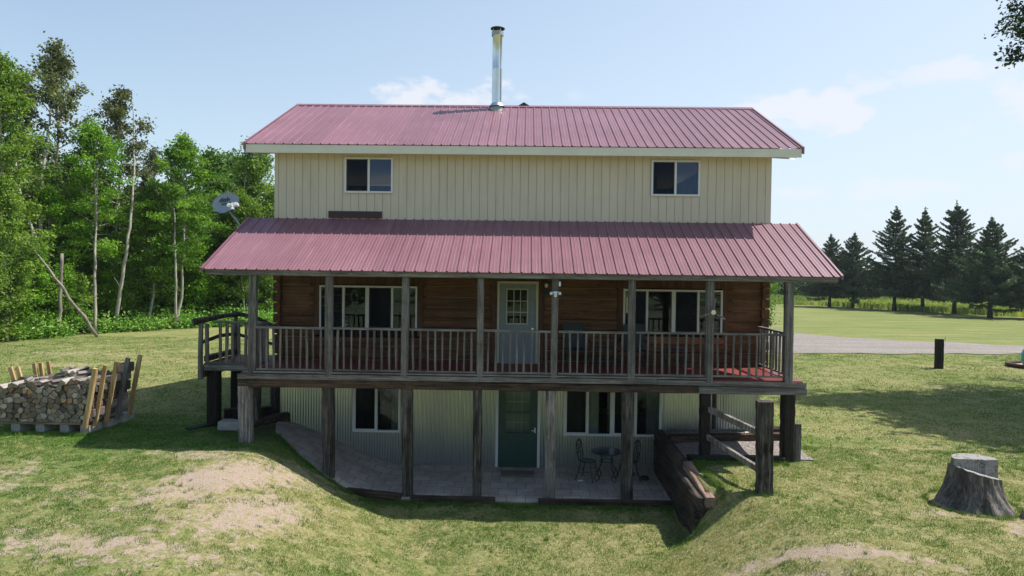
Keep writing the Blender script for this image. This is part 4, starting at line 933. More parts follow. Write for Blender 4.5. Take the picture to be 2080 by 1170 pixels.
# play ring and teal drum at the right edge
z = H(23.3, 14.6); m = MB(); m.tube([(23.55 + 1.05 * cos(a * pi / 16), 14.6 + 1.0 * sin(a * pi / 16), z + .09) for a in range(33)], .09, 8)
o = m.build('fire_ring', rust_m, None, base=(23.55, 14.6, z)); tag(o, 'low brown ring edging a sandy circle on the lawn at the right edge', 'ring')
m = MB(); m.lathe([(0, .0), (1.0, .0), (1.0, .05), (0, .07)], (23.55, 14.6, z), 28, cap=False); o = m.build('sand_circle', sand_m, None, base=(23.55, 14.6, z)); tag(o, 'pale sand inside the brown ring at the right edge', 'sand')
m = MB(); m.lathe([(0, 0), (.42, 0), (.50, .15), (.52, .5), (.45, .72), (.3, .82), (0, .86)], (23.58, 14.65, z + .06), 24, cap=False); o = m.build('teal_barrel', teal_plastic, None, base=(23.75, 14.65, z), smooth=True); tag(o, 'shiny teal plastic drum standing in the ring at the right edge', 'barrel')

# ---- stump
def stump():
    cx, cy = 8.22, -4.85; z0 = H(cx, cy) - .08
    t = empty('tree_stump', (cx, cy, z0 + .08), 'broad gray tree stump with a stepped cut top on the lawn at the right', 'stump')
    n = 96; V = []; F = []; rs = np.random.RandomState(4)
    flare = lambda a: sum(k * max(0, cos(a - c)) ** p for c, k, p in ((RD(-62), .42, 10), (RD(-170), .14, 7), (RD(-110), .12, 5), (RD(20), .12, 8), (RD(100), .25, 7), (RD(165), .15, 8)))
    L = 13; top = lambda a: .66 - .10 * cos(a) + 0
    fur = np.convolve(np.tile(rs.rand(n), 3), [.25, .5, .25], 'same')[n:2 * n]
    for i in range(L + 1):
        k = i / L
        for j in range(n):
            a = 2 * pi * j / n; r = .375 + .165 * (1 - k) ** 1.7 + .55 * flare(a) * (1 - k) ** 2.4 + .05 * (fur[j] - .5) + .022 * sin(j * .9 + 5 * k) + .012 * rs.rand() + .02 * sin(3 * a + 1)
            V.append((cx + r * cos(a), cy + r * sin(a), z0 + top(a) * k))
    for i in range(L):
        for j in range(n): F.append((i * n + j, i * n + (j + 1) % n, (i + 1) * n + (j + 1) % n, (i + 1) * n + j))
    m = MB(); m.add(V, F); m.build('bark', MATS.get('stump_bark') or wood('stump_bark', (.025, .022, .02), (.105, .092, .084), (.28, .25, .225), 'z', .55, .95, 1.0), t)
    tm, nt_, b_, _o = newmat('cut_wood_gray'); t_ = NT(nt_); v_ = t_.coord('Object'); wv = t_.N.new('ShaderNodeTexWave'); wv.wave_type = 'RINGS'; wv.rings_direction = 'Z'; wv.inputs['Scale'].default_value = 14; wv.inputs['Distortion'].default_value = 3.5; wv.inputs['Detail'].default_value = 3; t_.L.new(v_, wv.inputs['Vector'])
    n_ = t_.noise(v_, 9, 6, .7, 1.5); c_ = t_.mix(t_.ramp(n_, [(.38, (1, 1, 1)), (.5, (0, 0, 0))]), t_.ramp(wv.outputs[0], [(0, (.20, .19, .18)), (1, (.36, .345, .33))]), (.08, .07, .065)); nt_.links.new(c_, b_.inputs['Base Color']); b_.inputs['Roughness'].default_value = .9; t_.bump(t_.math('ADD', wv.outputs[0], n_), b_, .6, .01)
    m = MB(); topring = V[L * n:]; m.add(topring, [tuple(range(n))]); m.build('cut_ledge', tm, t)
    # raised rear block: half disc, its face runs across the stump
    m = MB(); ang = [RD(v) for v in range(-14, 190, 6)]; pr = [(cx + .01 + .365 * cos(a), cy + .02 + .365 * sin(a)) for a in ang]
    pr = pr + [(cx - .12, cy - .02), (cx + .10, cy - .06), (cx + .12, cy - .10)]
    k = len(pr); zt = lambda x, y: z0 + .885 + .02 * (x - cx) ; zb = lambda x, y: z0 + .60 - .10 * (x - cx)
    V2 = [(x, y, zb(x, y)) for x, y in pr] + [(x * .985 + cx * .015, y * .985 + cy * .015, zt(x, y)) for x, y in pr] 
    m.add(V2, [tuple(range(k - 1, -1, -1)), tuple(range(k, 2 * k))] + [(i, (i + 1) % k, (i + 1) % k + k, i + k) for i in range(k)])
    m.build('raised_block', tm, t)
    m = MB(8)
    for (a, r0, r1, w) in ((RD(-58), .75, 1.35, .09),):
        p = [(cx + cos(a + .1 * q) * (r0 + (r1 - r0) * q / 4), cy + sin(a + .1 * q) * (r0 + (r1 - r0) * q / 4), H(cx + cos(a) * (r0 + (r1 - r0) * q / 4), cy + sin(a) * (r0 + (r1 - r0) * q / 4)) + .05 - .03 * q) for q in range(5)]
        m.tube(p, [w * (1.1 - q / 5) for q in range(5)], 8)
    m.build('surface_root', wood('root_bark', (.06, .05, .045), (.20, .165, .145), (.38, .32, .29), 'y', .5, .95, .8), t)
stump()

# ================================================================== WOODPILE
gz = H(-10.6, -1.3); BZ = gz
for i, x in enumerate((-11.42, -10.86, -10.30)):
    m = MB(200 + i); m.box(x, x + .20, -2.05, -1.65, BZ - .03, BZ + .19); o = m.build('concrete_block', concrete, None, base=(x + .1, -1.85, BZ)); tag(o, ('leftmost', 'second', 'third')[i] + ' gray concrete block under the front edge of the firewood pallet', 'concrete block', 'concrete blocks under the firewood')
for i, (y, lab) in enumerate(((-2.08, 'front right corner concrete block under the firewood, catching the sun'), (-1.52, 'middle concrete block on the right side under the firewood'), (-.98, 'rear right concrete block under the firewood'))):
    m = MB(210 + i); x = -9.82 + .05 * i; m.box(x, x + .21, y, y + .41, BZ - .04, BZ + .19); m.box(x + .02, x + .19, y + .41, y + .52, BZ - .03, BZ + .18); o = m.build('concrete_block', concrete, None, base=(x + .1, y + .2, BZ)); tag(o, lab, 'concrete block', 'concrete blocks under the firewood')
rack = empty('firewood_rack', (-10.6, -1.3, BZ), 'low firewood rack of rough boards with leaning yellow pine stakes at both ends', 'firewood rack')
m = MB(220)
for y in (-2.04, -1.62, -1.2, -.78): m.timber((-11.75, y, BZ + .225), (-9.66, y, BZ + .225), .14, .045, 8, .004)
m.build('base_board', board_x, rack)
for i, (y, xb, xt, zt) in enumerate([(-2.16, -9.66, -9.42, 1.81), (-1.98, -9.55, -9.31, 1.86), (-1.62, -9.52, -9.26, 1.90), (-1.22, -9.52, -9.24, 1.93), (-.74, -9.50, -9.22, 1.95)]):
    m = MB(230 + i); m.timber((xb, y, BZ + .15), (xt, y, zt), .10 if i != 1 else .09, .05 if i else .09, 5, .003, up=(0, -1, 0)); o = m.build('stake', pine_z if i != 3 else gray_z, rack)
for i, (y, xb, xt, zt) in enumerate([(-2.08, -11.62, -11.84, 1.45), (-1.55, -11.45, -11.82, 1.72), (-1.48, -11.38, -11.70, 1.72), (-1.05, -11.40, -11.62, 1.74), (-1.0, -11.30, -11.50, 1.75), (-.72, -11.30, -11.52, 1.75)]):
    m = MB(240 + i); m.timber((xb, y, BZ + .2), (xt, y, zt), .09, .05, 5, .003, up=(0, -1, 0)); m.build('stake', pine_z, rack)
def firewood_mats():
    out = []
    for nm, l in (('gray', (.34, .275, .215)), ('tan', (.47, .36, .245)), ('dark', (.24, .19, .15)), ('orange', (.50, .30, .17)), ('pale', (.60, .53, .43)), ('bark', (.15, .13, .115)), ('bleached', (.42, .37, .33))):
        m, nt, b, o = newmat('firewood_' + nm); t = NT(nt); v = t.coord('Object', (60, 3, 60) if nm in ('bark', 'bleached') else (22, 22, 22))
        f = t.noise(v, 1.0, 6, .7, .5); c = t.ramp(f, [(.3, tuple(q * .35 for q in l)), (.5, tuple(q * .85 for q in l)), (.7, tuple(min(1, q * 1.25) for q in l))])
        hs = t.N.new('ShaderNodeHueSaturation'); t.L.new(c, hs.inputs['Color']); mr = t.N.new('ShaderNodeMapRange'); t.L.new(t.rnd(), mr.inputs[0]); mr.inputs[3].default_value = .5; mr.inputs[4].default_value = 1.1; t.L.new(mr.outputs[0], hs.inputs['Value'])
        nt.links.new(hs.outputs[0], b.inputs['Base Color']); b.inputs['Roughness'].default_value = .9; b.inputs['Specular IOR Level'].default_value = .2; t.bump(f, b, .8, .012); out.append(m)
    return out
FM = firewood_mats()
def clip(poly, a, b, c):
    out = []
    for i in range(len(poly)):
        p, q = poly[i], poly[(i + 1) % len(poly)]; dp = a * p[0] + b * p[1] - c; dq = a * q[0] + b * q[1] - c
        if dp <= 0: out.append(p)
        if dp * dq < 0: t = dp / (dp - dq); out.append((p[0] + (q[0] - p[0]) * t, p[1] + (q[1] - p[1]) * t))
    return out
def firewood():
    rs = random.Random(42); z0 = BZ + .25; count = [0]
    def toph(x, row):
        u = (x + 11.55) / 1.85
        return (.80, .86, .90)[row] + .14 * u + .06 * sin(u * 9 + row * 2) + (-.05 if row == 1 and .15 < u < .4 else 0)
    def log(poly, y0, y1, label_extra=None):
        cx = sum(p[0] for p in poly) / len(poly); cz = sum(p[1] for p in poly) / len(poly)
        pl = []
        for i in range(len(poly)):      # cut the corners a little
            p, q = poly[i], poly[(i + 1) % len(poly)]
            for t in (.07, .93): pl.append((p[0] + (q[0] - p[0]) * t, p[1] + (q[1] - p[1]) * t))
        n = len(pl); V = []; tx, tz = rs.uniform(-.02, .02), rs.uniform(-.012, .012)
        for k, (y, s) in enumerate(((y0, .90), (y0 + .014, .93), ((y0 + y1) / 2, .94), (y1, .9))):
            for (a, b) in pl: V.append((cx + (a - cx) * s + tx * k / 3 + rs.uniform(-.003, .003), y + rs.uniform(-.004, .004), cz + (b - cz) * s + tz * k / 3 + rs.uniform(-.003, .003)))
        F = [tuple(range(n)), tuple(range(4 * n - 1, 3 * n - 1, -1))]
        for k in range(3):
            for j in range(n): F.append((k * n + j, (k + 1) * n + j, (k + 1) * n + (j + 1) % n, k * n + (j + 1) % n))
        mt = FM[rs.choices((0, 1, 2, 3, 4), (38, 22, 24, 6, 10))[0]]
        m = MB(); m.add(V, F); o = m.build('firewood_log', mt, None, base=(cx, y0 + .2, cz)); o.data.materials.append(FM[rs.choice((5, 5, 6))]); o.data.polygons.foreach_set('material_index', [0, 0] + [1] * (len(F) - 2))
        tag(o, 'split firewood log stacked with many like it on the rack at the left', 'firewood', 'split logs stacked on the firewood rack'); count[0] += 1
    for row, (y0, y1) in enumerate(((-2.10, -1.68), (-1.63, -1.21), (-1.16, -.74))):
        pts = []; dz = .110; dx = .124; j = 0; z = z0 + .04
        while z < z0 + 1.15:
            x = -11.56 + (dx / 2 if j % 2 else 0)
            while x < -9.60:
                lean = .10 * (z - z0) * (1 if x > -10.5 else -1) * abs(x + 10.6)
                pts.append((x + rs.uniform(-.045, .045) + lean, z + rs.uniform(-.042, .042))); x += dx * rs.uniform(.75, 1.3)
            z += dz; j += 1
        for i, (x, z) in enumerate(pts):
            if z > z0 + toph(x, row): continue
            if row > 0:
                topd = z0 + toph(x, row) - z
                if not (topd < .17 or x > -9.84): continue
            poly = [(x - .13, z - .12), (x + .13, z - .12), (x + .13, z + .12), (x - .13, z + .12)]
            for k, (u, v) in enumerate(pts):
                if k == i or abs(u - x) > .3 or abs(v - z) > .3: continue
                a, b = u - x, v - z; d = math.hypot(a, b); a /= d; b /= d; poly = clip(poly, a, b, a * x + b * z + d / 2)
                if len(poly) < 3: break
            poly = [(p[0], max(p[1], z0)) for p in poly]
            if len(poly) >= 3: log(poly, y0 + rs.uniform(-.05, .03), y1 + rs.uniform(-.03, .03))
    # loose pieces thrown on the top
    for k in range(16):
        x = rs.uniform(-11.3, -9.75); row = rs.choice((0, 1, 2)); z = z0 + toph(x, row) + .05; s = rs.uniform(.04, .06)
        y = (-1.95, -1.45, -1.0)[row]; n = rs.choice((3, 4, 5)); ph = rs.uniform(0, 6); poly = [(s * cos(ph + 2 * pi * i / n), s * sin(ph + 2 * pi * i / n)) for i in range(n)]
        V = [(a, yy, b) for yy in (-.2, -.19, .2) for a, b in poly]; F = [tuple(range(n)), tuple(range(3 * n - 1, 2 * n - 1, -1))] + [(q * n + j, (q + 1) * n + j, (q + 1) * n + (j + 1) % n, q * n + (j + 1) % n) for q in range(2) for j in range(n)]
        m = MB(); m.add(V, F); o = m.build('firewood_log', FM[rs.choice((5, 6, 6, 6))], None); o.location = (x, y, z); o.rotation_euler = (rs.uniform(-.1, .15), rs.uniform(0, 3), rs.uniform(-.6, .6))
        tag(o, 'loose split log lying on top of the firewood stack', 'firewood', 'split logs stacked on the firewood rack'); count[0] += 1
    print('logs', count[0])
firewood()

# ================================================================== TREES
def leaf_quads(P, size, rs, up=.35, asp=1.0, tone=None):
    n = len(P); N = rs.randn(n, 3); N[:, 2] += up * 2; N /= np.linalg.norm(N, axis=1, keepdims=True)
    A = rs.randn(n, 3); A -= N * (A * N).sum(1, keepdims=True); A /= np.linalg.norm(A, axis=1, keepdims=True); B = np.cross(N, A)
    s = (size * (.6 + .8 * rs.rand(n)))[:, None]
    fold = N * s * .25
    V = np.stack([P - A * s * asp, P - B * s * .6 + fold, P + A * s * asp, P + B * s * .6 + fold], 1).reshape(-1, 3)
    F = np.arange(n * 4).reshape(n, 4); return V, F
def bez(p0, d0, L, n, rs, bend=.25, grav=0):
    pts = [np.array(p0, float)]; d = np.array(d0, float); d /= np.linalg.norm(d)
    for i in range(n):
        d = d + rs.randn(3) * bend * .35 + np.array([0, 0, grav]); d /= np.linalg.norm(d); pts.append(pts[-1] + d * L / n)
    return pts
class TreeGen:
    def __init__(s, seed): s.rs = np.random.RandomState(seed); s.mb = MB(seed); s.P = []; s.T = []
    def trunk(s, H, r, lean=(0, 0), wob=.25, n=12, top=.12):
        pts = []; x = y = 0
        for i in range(n + 1):
            k = i / n; pts.append(np.array([lean[0] * k + x, lean[1] * k + y, H * k])); x += s.rs.randn() * wob / n * 2; y += s.rs.randn() * wob / n * 2
        rad = [r * (1.25 if i == 0 else 1) * (1 - (1 - top) * (i / n) ** .9) for i in range(n + 1)]
        s.mb.tube([tuple(p) for p in pts], rad, 8); s.pts = pts; s.H = H; return s
    def at(s, k):
        f = min(max(k, 0), .999) * (len(s.pts) - 1); i = int(f); return s.pts[i] * (1 - (f - i)) + s.pts[i + 1] * (f - i)
    def clump(s, c, n, r, flat=.7, tone=None):
        q = s.rs.randn(n, 3) * np.array([r, r, r * flat]) * .6; s.P.append(c + q); t = (s.rs.rand() if tone is None else tone)
        s.T.append(np.clip(t * .7 + .3 * s.rs.rand(n), 0, 1))
    def crown(s, base, R, prof, nl, ncl, nleaf, cr, elev=(20, 55), br=.03, flat=.7, grav=0, twig=True):
        for i in range(nl):
            u = (i + s.rs.rand()) / nl; k = base + (1 - base) * u; o = s.at(k * .97); a = i * 2.39996 + s.rs.randn() * .4; L = R * prof(u) * (.7 + .5 * s.rs.rand())
            e = RD(elev[0] + (elev[1] - elev[0]) * u + s.rs.randn() * 8); d = [cos(a) * cos(e), sin(a) * cos(e), sin(e)]
            pts = bez(o, d, max(L, .25), 5, s.rs, .3, grav)
            if twig: s.mb.tube([tuple(p) for p in pts], [max(.008, br * (1 - .8 * q / 5) * (.5 + .5 * prof(u))) for q in range(6)], 5, cap=False)
            for c in range(ncl):
                f = .35 + .65 * (c + s.rs.rand()) / ncl; q = f * 5; j = min(4, int(q)); p = pts[j] * (1 - (q - j)) + pts[j + 1] * (q - j); p = p + s.rs.randn(3) * cr * .45
                s.clump(p, int(nleaf * (.6 + .8 * s.rs.rand())), cr * (.7 + .6 * s.rs.rand()), flat)
        s.clump(s.at(.99) + [0, 0, .1], int(nleaf * 1.2), cr * .8, 1.2)
        return s
    def finish(s, name, leafmat, barkmat, size, up=.35, asp=1.0):
        P = np.concatenate(s.P); V, F = leaf_quads(P, size, s.rs, up, asp); me = np_mesh('crown', V, F, {'tone': ('FACE', np.concatenate(s.T))}); me.materials.append(leafmat)
        tm = bpy.data.meshes.new('trunk'); tm.from_pydata([tuple(v) for v in s.mb.v], [], s.mb.f); tm.materials.append(barkmat); tm.polygons.foreach_set('use_smooth', [True] * len(tm.polygons)); tm.update()
        return name, tm, me
round_p = lambda u: max(.15, (1 - (2 * u - .85) ** 2 * .55)) * (1 if u < .85 else (1 - (u - .85) * 4.5))
cone_p = lambda u: max(.08, 1 - u * .9)
egg_p = lambda u: max(.1, sin(pi * min(1, (u * .88 + .16))) ** .7)
def plant(proto, loc, s, rz, label, cat='tree', group=None, zs=None):
    name, tm, cm = proto; t = empty(name, loc, label, cat, group); t.rotation_euler.z = rz; t.scale = (s, s, zs or s)
    for nm, me in (('trunk', tm), ('crown', cm)):
        o = link(bpy.data.objects.new(nm, me)); o.parent = t
    return t
# prototypes, heights in metres at scale 1
def aspen(seed, H, cb, R, nl=22, lean=(0, 0), n=46):
    g = TreeGen(seed).trunk(H, .15, lean, .9, 12); return g.crown(cb, R, lambda u: max(.25, egg_p(u)), nl, 5, n, .36, (15, 60), .045, .8).finish('aspen_tree', leaf_olive, aspen_bark, .095)
ASP = [aspen(1, 16.6, .50, 3.0, 34), aspen(2, 15.2, .46, 2.5, 30, (.8, 0)), aspen(3, 15, .35, 2.2, 24)]
GRN = [TreeGen(10 + i).trunk(h, .11, (.2 * i, 0), .5).crown(b, R, egg_p, 46, 5, 62, .36, (5, 60), .03, .6).finish('maple_tree', leaf_green, aspen_bark, .078) for i, (h, b, R) in enumerate(((12.5, .36, 2.7), (11.2, .33, 2.2), (9.5, .28, 2.2)))]
DRK = [TreeGen(20 + i).trunk(h, .13, (0, 0), .4).crown(.10, R, lambda u: max(.2, egg_p(u)), 52, 6, 42, .55, (0, 60), .03, .8).finish('broadleaf_tree', leaf_dark, dark_bark, .13) for i, (h, R) in enumerate(((11, 2.7), (10, 2.4), (12, 2.6)))]
YEL = [TreeGen(30 + i).trunk(h, .10, (.3, 0), .6).crown(.22, R, egg_p, 44, 5, 62, .42, (10, 60), .03, .7).finish('birch_tree', leaf_yellow, aspen_bark, .085) for i, (h, R) in enumerate(((11.3, 2.0), (13.0, 2.6)))]
SAP = [TreeGen(40 + i).trunk(h, .05, (.2, .1), .5).crown(.12, R, egg_p, 26, 4, 50, .36, (10, 60), .015, .6).finish('young_maple', (leaf_green, leaf_yellow, leaf_green)[i], aspen_bark, .085) for i, (h, R) in enumerate(((4.6, 1.35), (3.6, 1.2), (6.2, 1.5)))]
def px_x(px, y): return .154 + (y + 17.148) * math.tan(math.atan((px - 1040) / 1387) - RD(1.169))
def gl(x, y): return (x, y, H(x, y) - .05)
def P_(proto, px, y, s, label, rz=0, zs=None, cat='tree', group=None): x = px_x(px, y); return plant(proto, gl(x, y), s, rz, label, cat, group, zs)
WG = 'trees of the wood at the left'
P_(ASP[0], 92, 24.5, 1.03, 'tallest gray green aspen with a forked pale trunk, second from the left edge', .4, group=WG)
P_(ASP[1], 246, 25.5, .98, 'tall thin aspen with a wavy pale trunk and sparse crown, right of the tallest one', .9, group=WG)
P_(YEL[1], 2, 18.0, 1.12, 'yellow green tree reaching above the others at the far left edge', 1.2, group=WG)
P_(ASP[2], 22, 26, 1.10, 'olive aspen rising behind the yellow green tree at the far left edge', 2.2, group=WG)
P_(GRN[0], 190, 22.5, .99, 'bright green maple with a straight pale trunk between the two tall aspens', .3, group=WG)
P_(GRN[1], 358, 25.5, 1.08, 'bright green pointed maple right of the aspens, topping the wood edge', 1.7, group=WG)
P_(DRK[2], 425, 36, 1.06, 'dark green tree with its rounded top in the gap left of the house', .2, group=WG)
P_(DRK[0], 470, 40, 1.18, 'small topped dark tree showing just left of the yellow green tree by the roof', 2.2, group=WG)
P_(YEL[0], 525, 31, 1.14, 'yellow green birch behind the left end of the porch roof', .4, group=WG)
P_(ASP[2], 300, 31, .82, 'slim olive aspen half hidden behind the second tall aspen', 1.0, group=WG)
P_(GRN[2], 300, 25, .92, 'lower bright maple between the second aspen and the pointed maple', 2.0, group=WG)
P_(YEL[0], 14, 16.5, .72, 'low yellow green tree in front at the left edge', 3.0, group=WG)
P_(GRN[2], 420, 29, .90, 'bright green maple low down left of the satellite dish', 4.0, group=WG)
P_(GRN[1], 110, 21, .74, 'green maple filling the wood edge below the tallest aspen', 5.0, group=WG)
P_(YEL[0], 500, 29.5, .80, 'yellow green tree beneath the satellite dish', 1.9, group=WG)
rs_ = random.Random(9)
for i, (px, y, k, s) in enumerate([(-60, 20, 0, 1.1), (-110, 26, 2, 1.1), (0, 30, 1, 1.15), (60, 32, 0, 1.1), (120, 30, 2, .92), (165, 34, 1, 1.05), (215, 30, 0, .85), (262, 34, 2, .82), (320, 36, 1, 1.0), (365, 38, 0, .98), (395, 32, 1, .9), (450, 34, 0, .92), (500, 42, 2, .95), (550, 38, 1, 1.0), (585, 42, 0, .95), (40, 22.5, 1, .75), (150, 25, 0, .66), (230, 28, 1, .7), (330, 29.5, 2, .62), (465, 30.5, 1, .72), (620, 44, 2, .85), (700, 46, 0, .8), (545, 33.5, 0, .62), (-160, 16, 1, 1.1), (570, 35, 2, .66)]):
    x = px_x(px, y); plant(DRK[k], gl(x, y), s, rs_.uniform(0, 6), 'dark green tree deep in the wood at the left', 'tree', 'dark trees deep in the wood')
for i, (px, y, k, s) in enumerate([(-30, 15.5, 1, 1.0), (25, 17.2, 0, .8), (70, 19, 2, .8), (135, 20.5, 0, .8), (160, 22, 1, .9), (225, 24, 0, .85), (262, 25.5, 1, 1.05), (285, 27, 0, .95), (318, 27, 2, .72), (345, 28, 1, .9), (392, 28, 0, .9), (430, 29.5, 2, .8), (455, 30, 1, 1.1), (490, 31, 0, 1.0), (530, 32.5, 2, .8), (555, 34, 0, .9), (100, 20, 1, .8), (205, 24.3, 2, .6), (372, 29, 2, .8), (590, 36, 1, 1)]):
    x = px_x(px, y); plant(SAP[k], gl(x, y), s, rs_.uniform(0, 6), 'leafy sapling along the edge of the wood at the left', 'sapling', 'saplings along the wood edge')
# dead trunks
def pole(name, pts, rad, label, cat, mat, seed=3):
    m = MB(seed); rsn = random.Random(seed); P = [Vector(p) for p in pts]; Q = []
    for a, b in zip(P[:-1], P[1:]):
        for q in range(5): Q.append(a.lerp(b, q / 5) + Vector([rsn.uniform(-.04, .04) for _ in range(3)]))
    Q.append(P[-1]); n = len(Q); m.tube(Q, [rad[0] + (rad[1] - rad[0]) * i / (n - 1) for i in range(n)], 9)
    for q in range(3, n - 2, 2):
        dr = (Q[q + 1] - Q[q]).normalized(); sv = Vector((rsn.uniform(-1, 1), rsn.uniform(-.8, .5), rsn.uniform(.1, .6))).normalized(); L = rsn.uniform(.3, 1.1); r0 = rad[0] * .25
        m.tube([Q[q], Q[q] + sv * L * .5 + Vector((0, 0, .05)), Q[q] + sv * L + Vector((rsn.uniform(-.1, .1), 0, .12))], [r0, r0 * .6, r0 * .25], 5); o = m.build(name, mat, None, base=P[0], smooth=True); return tag(o, label, cat)
def wp(px, py, y):
    d = Vector(((px - 1040) / 1387, 1, 0)); x = px_x(px, y); hz = 555.5 + (px - 1040) * .0127; return (x, y, 4.05 + (hz - py) * (y + 17.148) / 1387)
pole('dead_trunk', [wp(199, 686, 19.4), wp(125, 585, 18.0), wp(55, 490, 17.2)], (.09, .05), 'long bleached dead trunk leaning up to the left across the wood edge', 'dead tree', dead_bark, 4)
pole('dead_trunk', [wp(120, 680, 19.2), wp(122, 600, 19.2), wp(125, 515, 19.2)], (.10, .085), 'upright broken gray trunk crossed by the leaning dead trunk', 'dead tree', dead_bark, 5)
pole('leaning_trunk', [wp(84, 530, 19.8), wp(66, 470, 19.8), wp(42, 400, 19.8), wp(26, 300, 20.5)], (.13, .05), 'thick gray trunk slanting up to the left beside the tallest aspen', 'tree trunk', aspen_bark, 6)
pole('bare_trunk', [wp(358, 655, 24.0), wp(357, 560, 24.0), wp(354, 440, 24.6), wp(352, 330, 25.2)], (.085, .03), 'straight pale trunk below the pointed bright maple', 'tree trunk', aspen_bark, 7)
pole('bare_trunk', [wp(192, 678, 20.9), wp(193, 560, 21), wp(195, 440, 21.6), wp(197, 320, 22.2)], (.095, .03), 'straight pale trunk below the bright maple between the aspens', 'tree trunk', aspen_bark, 8)
pole('bare_trunk', [wp(233, 660, 22.8), wp(252, 540, 22.8), wp(266, 440, 23.2), wp(273, 330, 24.4), wp(270, 210, 25.4)], (.12, .03), 'wavy pale trunk of the second aspen showing through the leaves', 'tree trunk', aspen_bark, 9)
pole('bare_trunk', [wp(86, 560, 20.2), wp(80, 440, 20.4), wp(88, 340, 21.6), wp(100, 250, 23.4), wp(108, 150, 24.3)], (.13, .03), 'gray trunk of the tallest aspen showing through the leaves', 'tree trunk', aspen_bark, 10)
for i, (px, a, b) in enumerate(((478, 470, 370), (489, 465, 360), (30, 680, 600), (262, 660, 590), (500, 640, 585))):
    pole('thin_stem', [wp(px, a, 30 - (10 if px < 40 else 0)), wp(px + (-6, 8, -6, 4, 3)[i], b, 30 - (10 if px < 40 else 0))], (.05, .03), ('pale thin stem above the satellite dish arm', 'second pale thin stem right of the satellite dish', 'thin gray stem at the left edge of the wood', 'thin stem between the second aspen and the maple', 'thin stem seen left of the first porch post')[i], 'tree stem', dead_bark, 20 + i)

# undergrowth along the edge
def undergrowth():
    rs = np.random.RandomState(6); P = []; T = []
    ex = [p[0] for p in WE]; ey = [p[1] for p in WE]
    for k in range(520):
        x = rs.uniform(-34, 2); y = np.interp(x, ex, ey) + abs(rs.randn()) * 1.6 - .6; h = .35 + .9 * rs.rand() ** 1.5; n = int(110 * (.5 + h)); z = H(x, y); t = rs.rand()
        q = rs.randn(n, 3) * np.array([.38, .38, .3 * h]); P.append(np.array([x, y, z + h * .5]) + q); T.append(np.clip(t * .6 + .4 * rs.rand(n), 0, 1))
    P = np.concatenate(P); P[:, 2] = np.maximum(P[:, 2], height(P[:, 0], P[:, 1]) + .04)
    V, F = leaf_quads(P, .085, rs, .4); me = np_mesh('undergrowth', V, F, {'tone': ('FACE', np.concatenate(T))}); me.materials.append(under_m); tag(link(bpy.data.objects.new('undergrowth', me)), 'low leafy green undergrowth along the edge of the wood at the left', 'undergrowth', kind='stuff')
undergrowth()

# spruces
def spruce(seed, Ht, R, open_=.5):
    g = TreeGen(seed).trunk(Ht, .24, (0, 0), .15, 10, .08); rs = g.rs; nw = int(Ht * 2.1)
    for w in range(nw):
        k = .17 + .82 * w / nw + rs.randn() * .004; nb = rs.randint(6, 9); rr = R * max(.04, (1 - k) ** .80 * 1.12) * (.80 + .32 * rs.rand()); a0 = rs.rand() * 6
        for b in range(nb):
            a = a0 + b * 2 * pi / nb + rs.randn() * .15; L = rr * (.62 + .55 * rs.rand())
            if rs.rand() < .05: L *= 1.2
            e = RD(-15 + 43 * k + rs.randn() * 6); o = g.at(k)
            f_ = lambda q: o + np.stack([cos(a) * L * q * cos(e), sin(a) * L * q * cos(e), L * q * sin(e) + .22 * L * q * q], -1)
            g.mb.tube([tuple(f_(q)) for q in np.linspace(0, 1, 4)], [.03, .022, .014, .006], 4, cap=False)
            n = int((26 + 70 * L) * (1 - .35 * open_ * (k > .45))); f = .15 + .88 * rs.rand(n) ** .8; P = f_(f)
            side = rs.randn(n) * (.05 + .17 * (1 - f)) * min(L, 2.6) * .8; P[:, 0] += -sin(a) * side; P[:, 1] += cos(a) * side; P[:, 2] += -abs(rs.randn(n)) * (.07 + .10 * (k < .45)) - .25 * np.abs(side) * .5
            g.P.append(P); t = rs.rand() * .6; g.T.append(np.clip(t + .4 * rs.rand(n) * (f > .5), 0, 1))
    g.clump(g.at(.985), 60, .14, 3)
    return g.finish('spruce_tree', needle_m, dark_bark, .085, .25, 1.7)
SPR = [spruce(51, 13.6, 5.0, 1.0), spruce(52, 13.2, 4.1, .3), spruce(53, 13.3, 5.2, .6), spruce(54, 10.7, 4.9, .5)]
SG = 'row of spruces beyond the driveway'
for (k, x, y, s, zs, rz, lab) in ((3, 44.2, 82.7, .95, .97, .5, 'smallest dark spruce at the left end of the row, nearest the porch roof'), (3, 46.3, 80.2, 1.0, .98, 3, 'second spruce from the left with a ragged forked top'),
                        (0, 49.0, 74.3, 1, 1, 1, 'tall spruce with open tiered branches and a sharp tip, third from the left'), (1, 51.7, 72.5, 1, 1, 4, 'narrow tipped spruce between the two broad tall ones'),
                        (2, 52.35, 67.0, 1, 1, 2, 'broad tall spruce with a bushy open top, second from the right edge'), (3, 51.4, 59.2, 1.02, 1.02, 0, 'spruce at the right end of the row with a see through upper crown'), (3, 54.5, 58.0, .85, .8, 2, 'lower spruce cut off by the right edge')):
    plant(SPR[k], gl(x, y), s, rz, lab, 'tree', SG, zs)

# small tree seen past the right corner of the house
plant(DRK[1], gl(14.0, 25.5), .60, .7, 'small round leafy tree seen between the log corner and the last porch post', 'tree')
plant(DRK[1], gl(12.6, 27), .58, 2.7, 'small dark tree hidden behind the right corner of the house', 'tree')
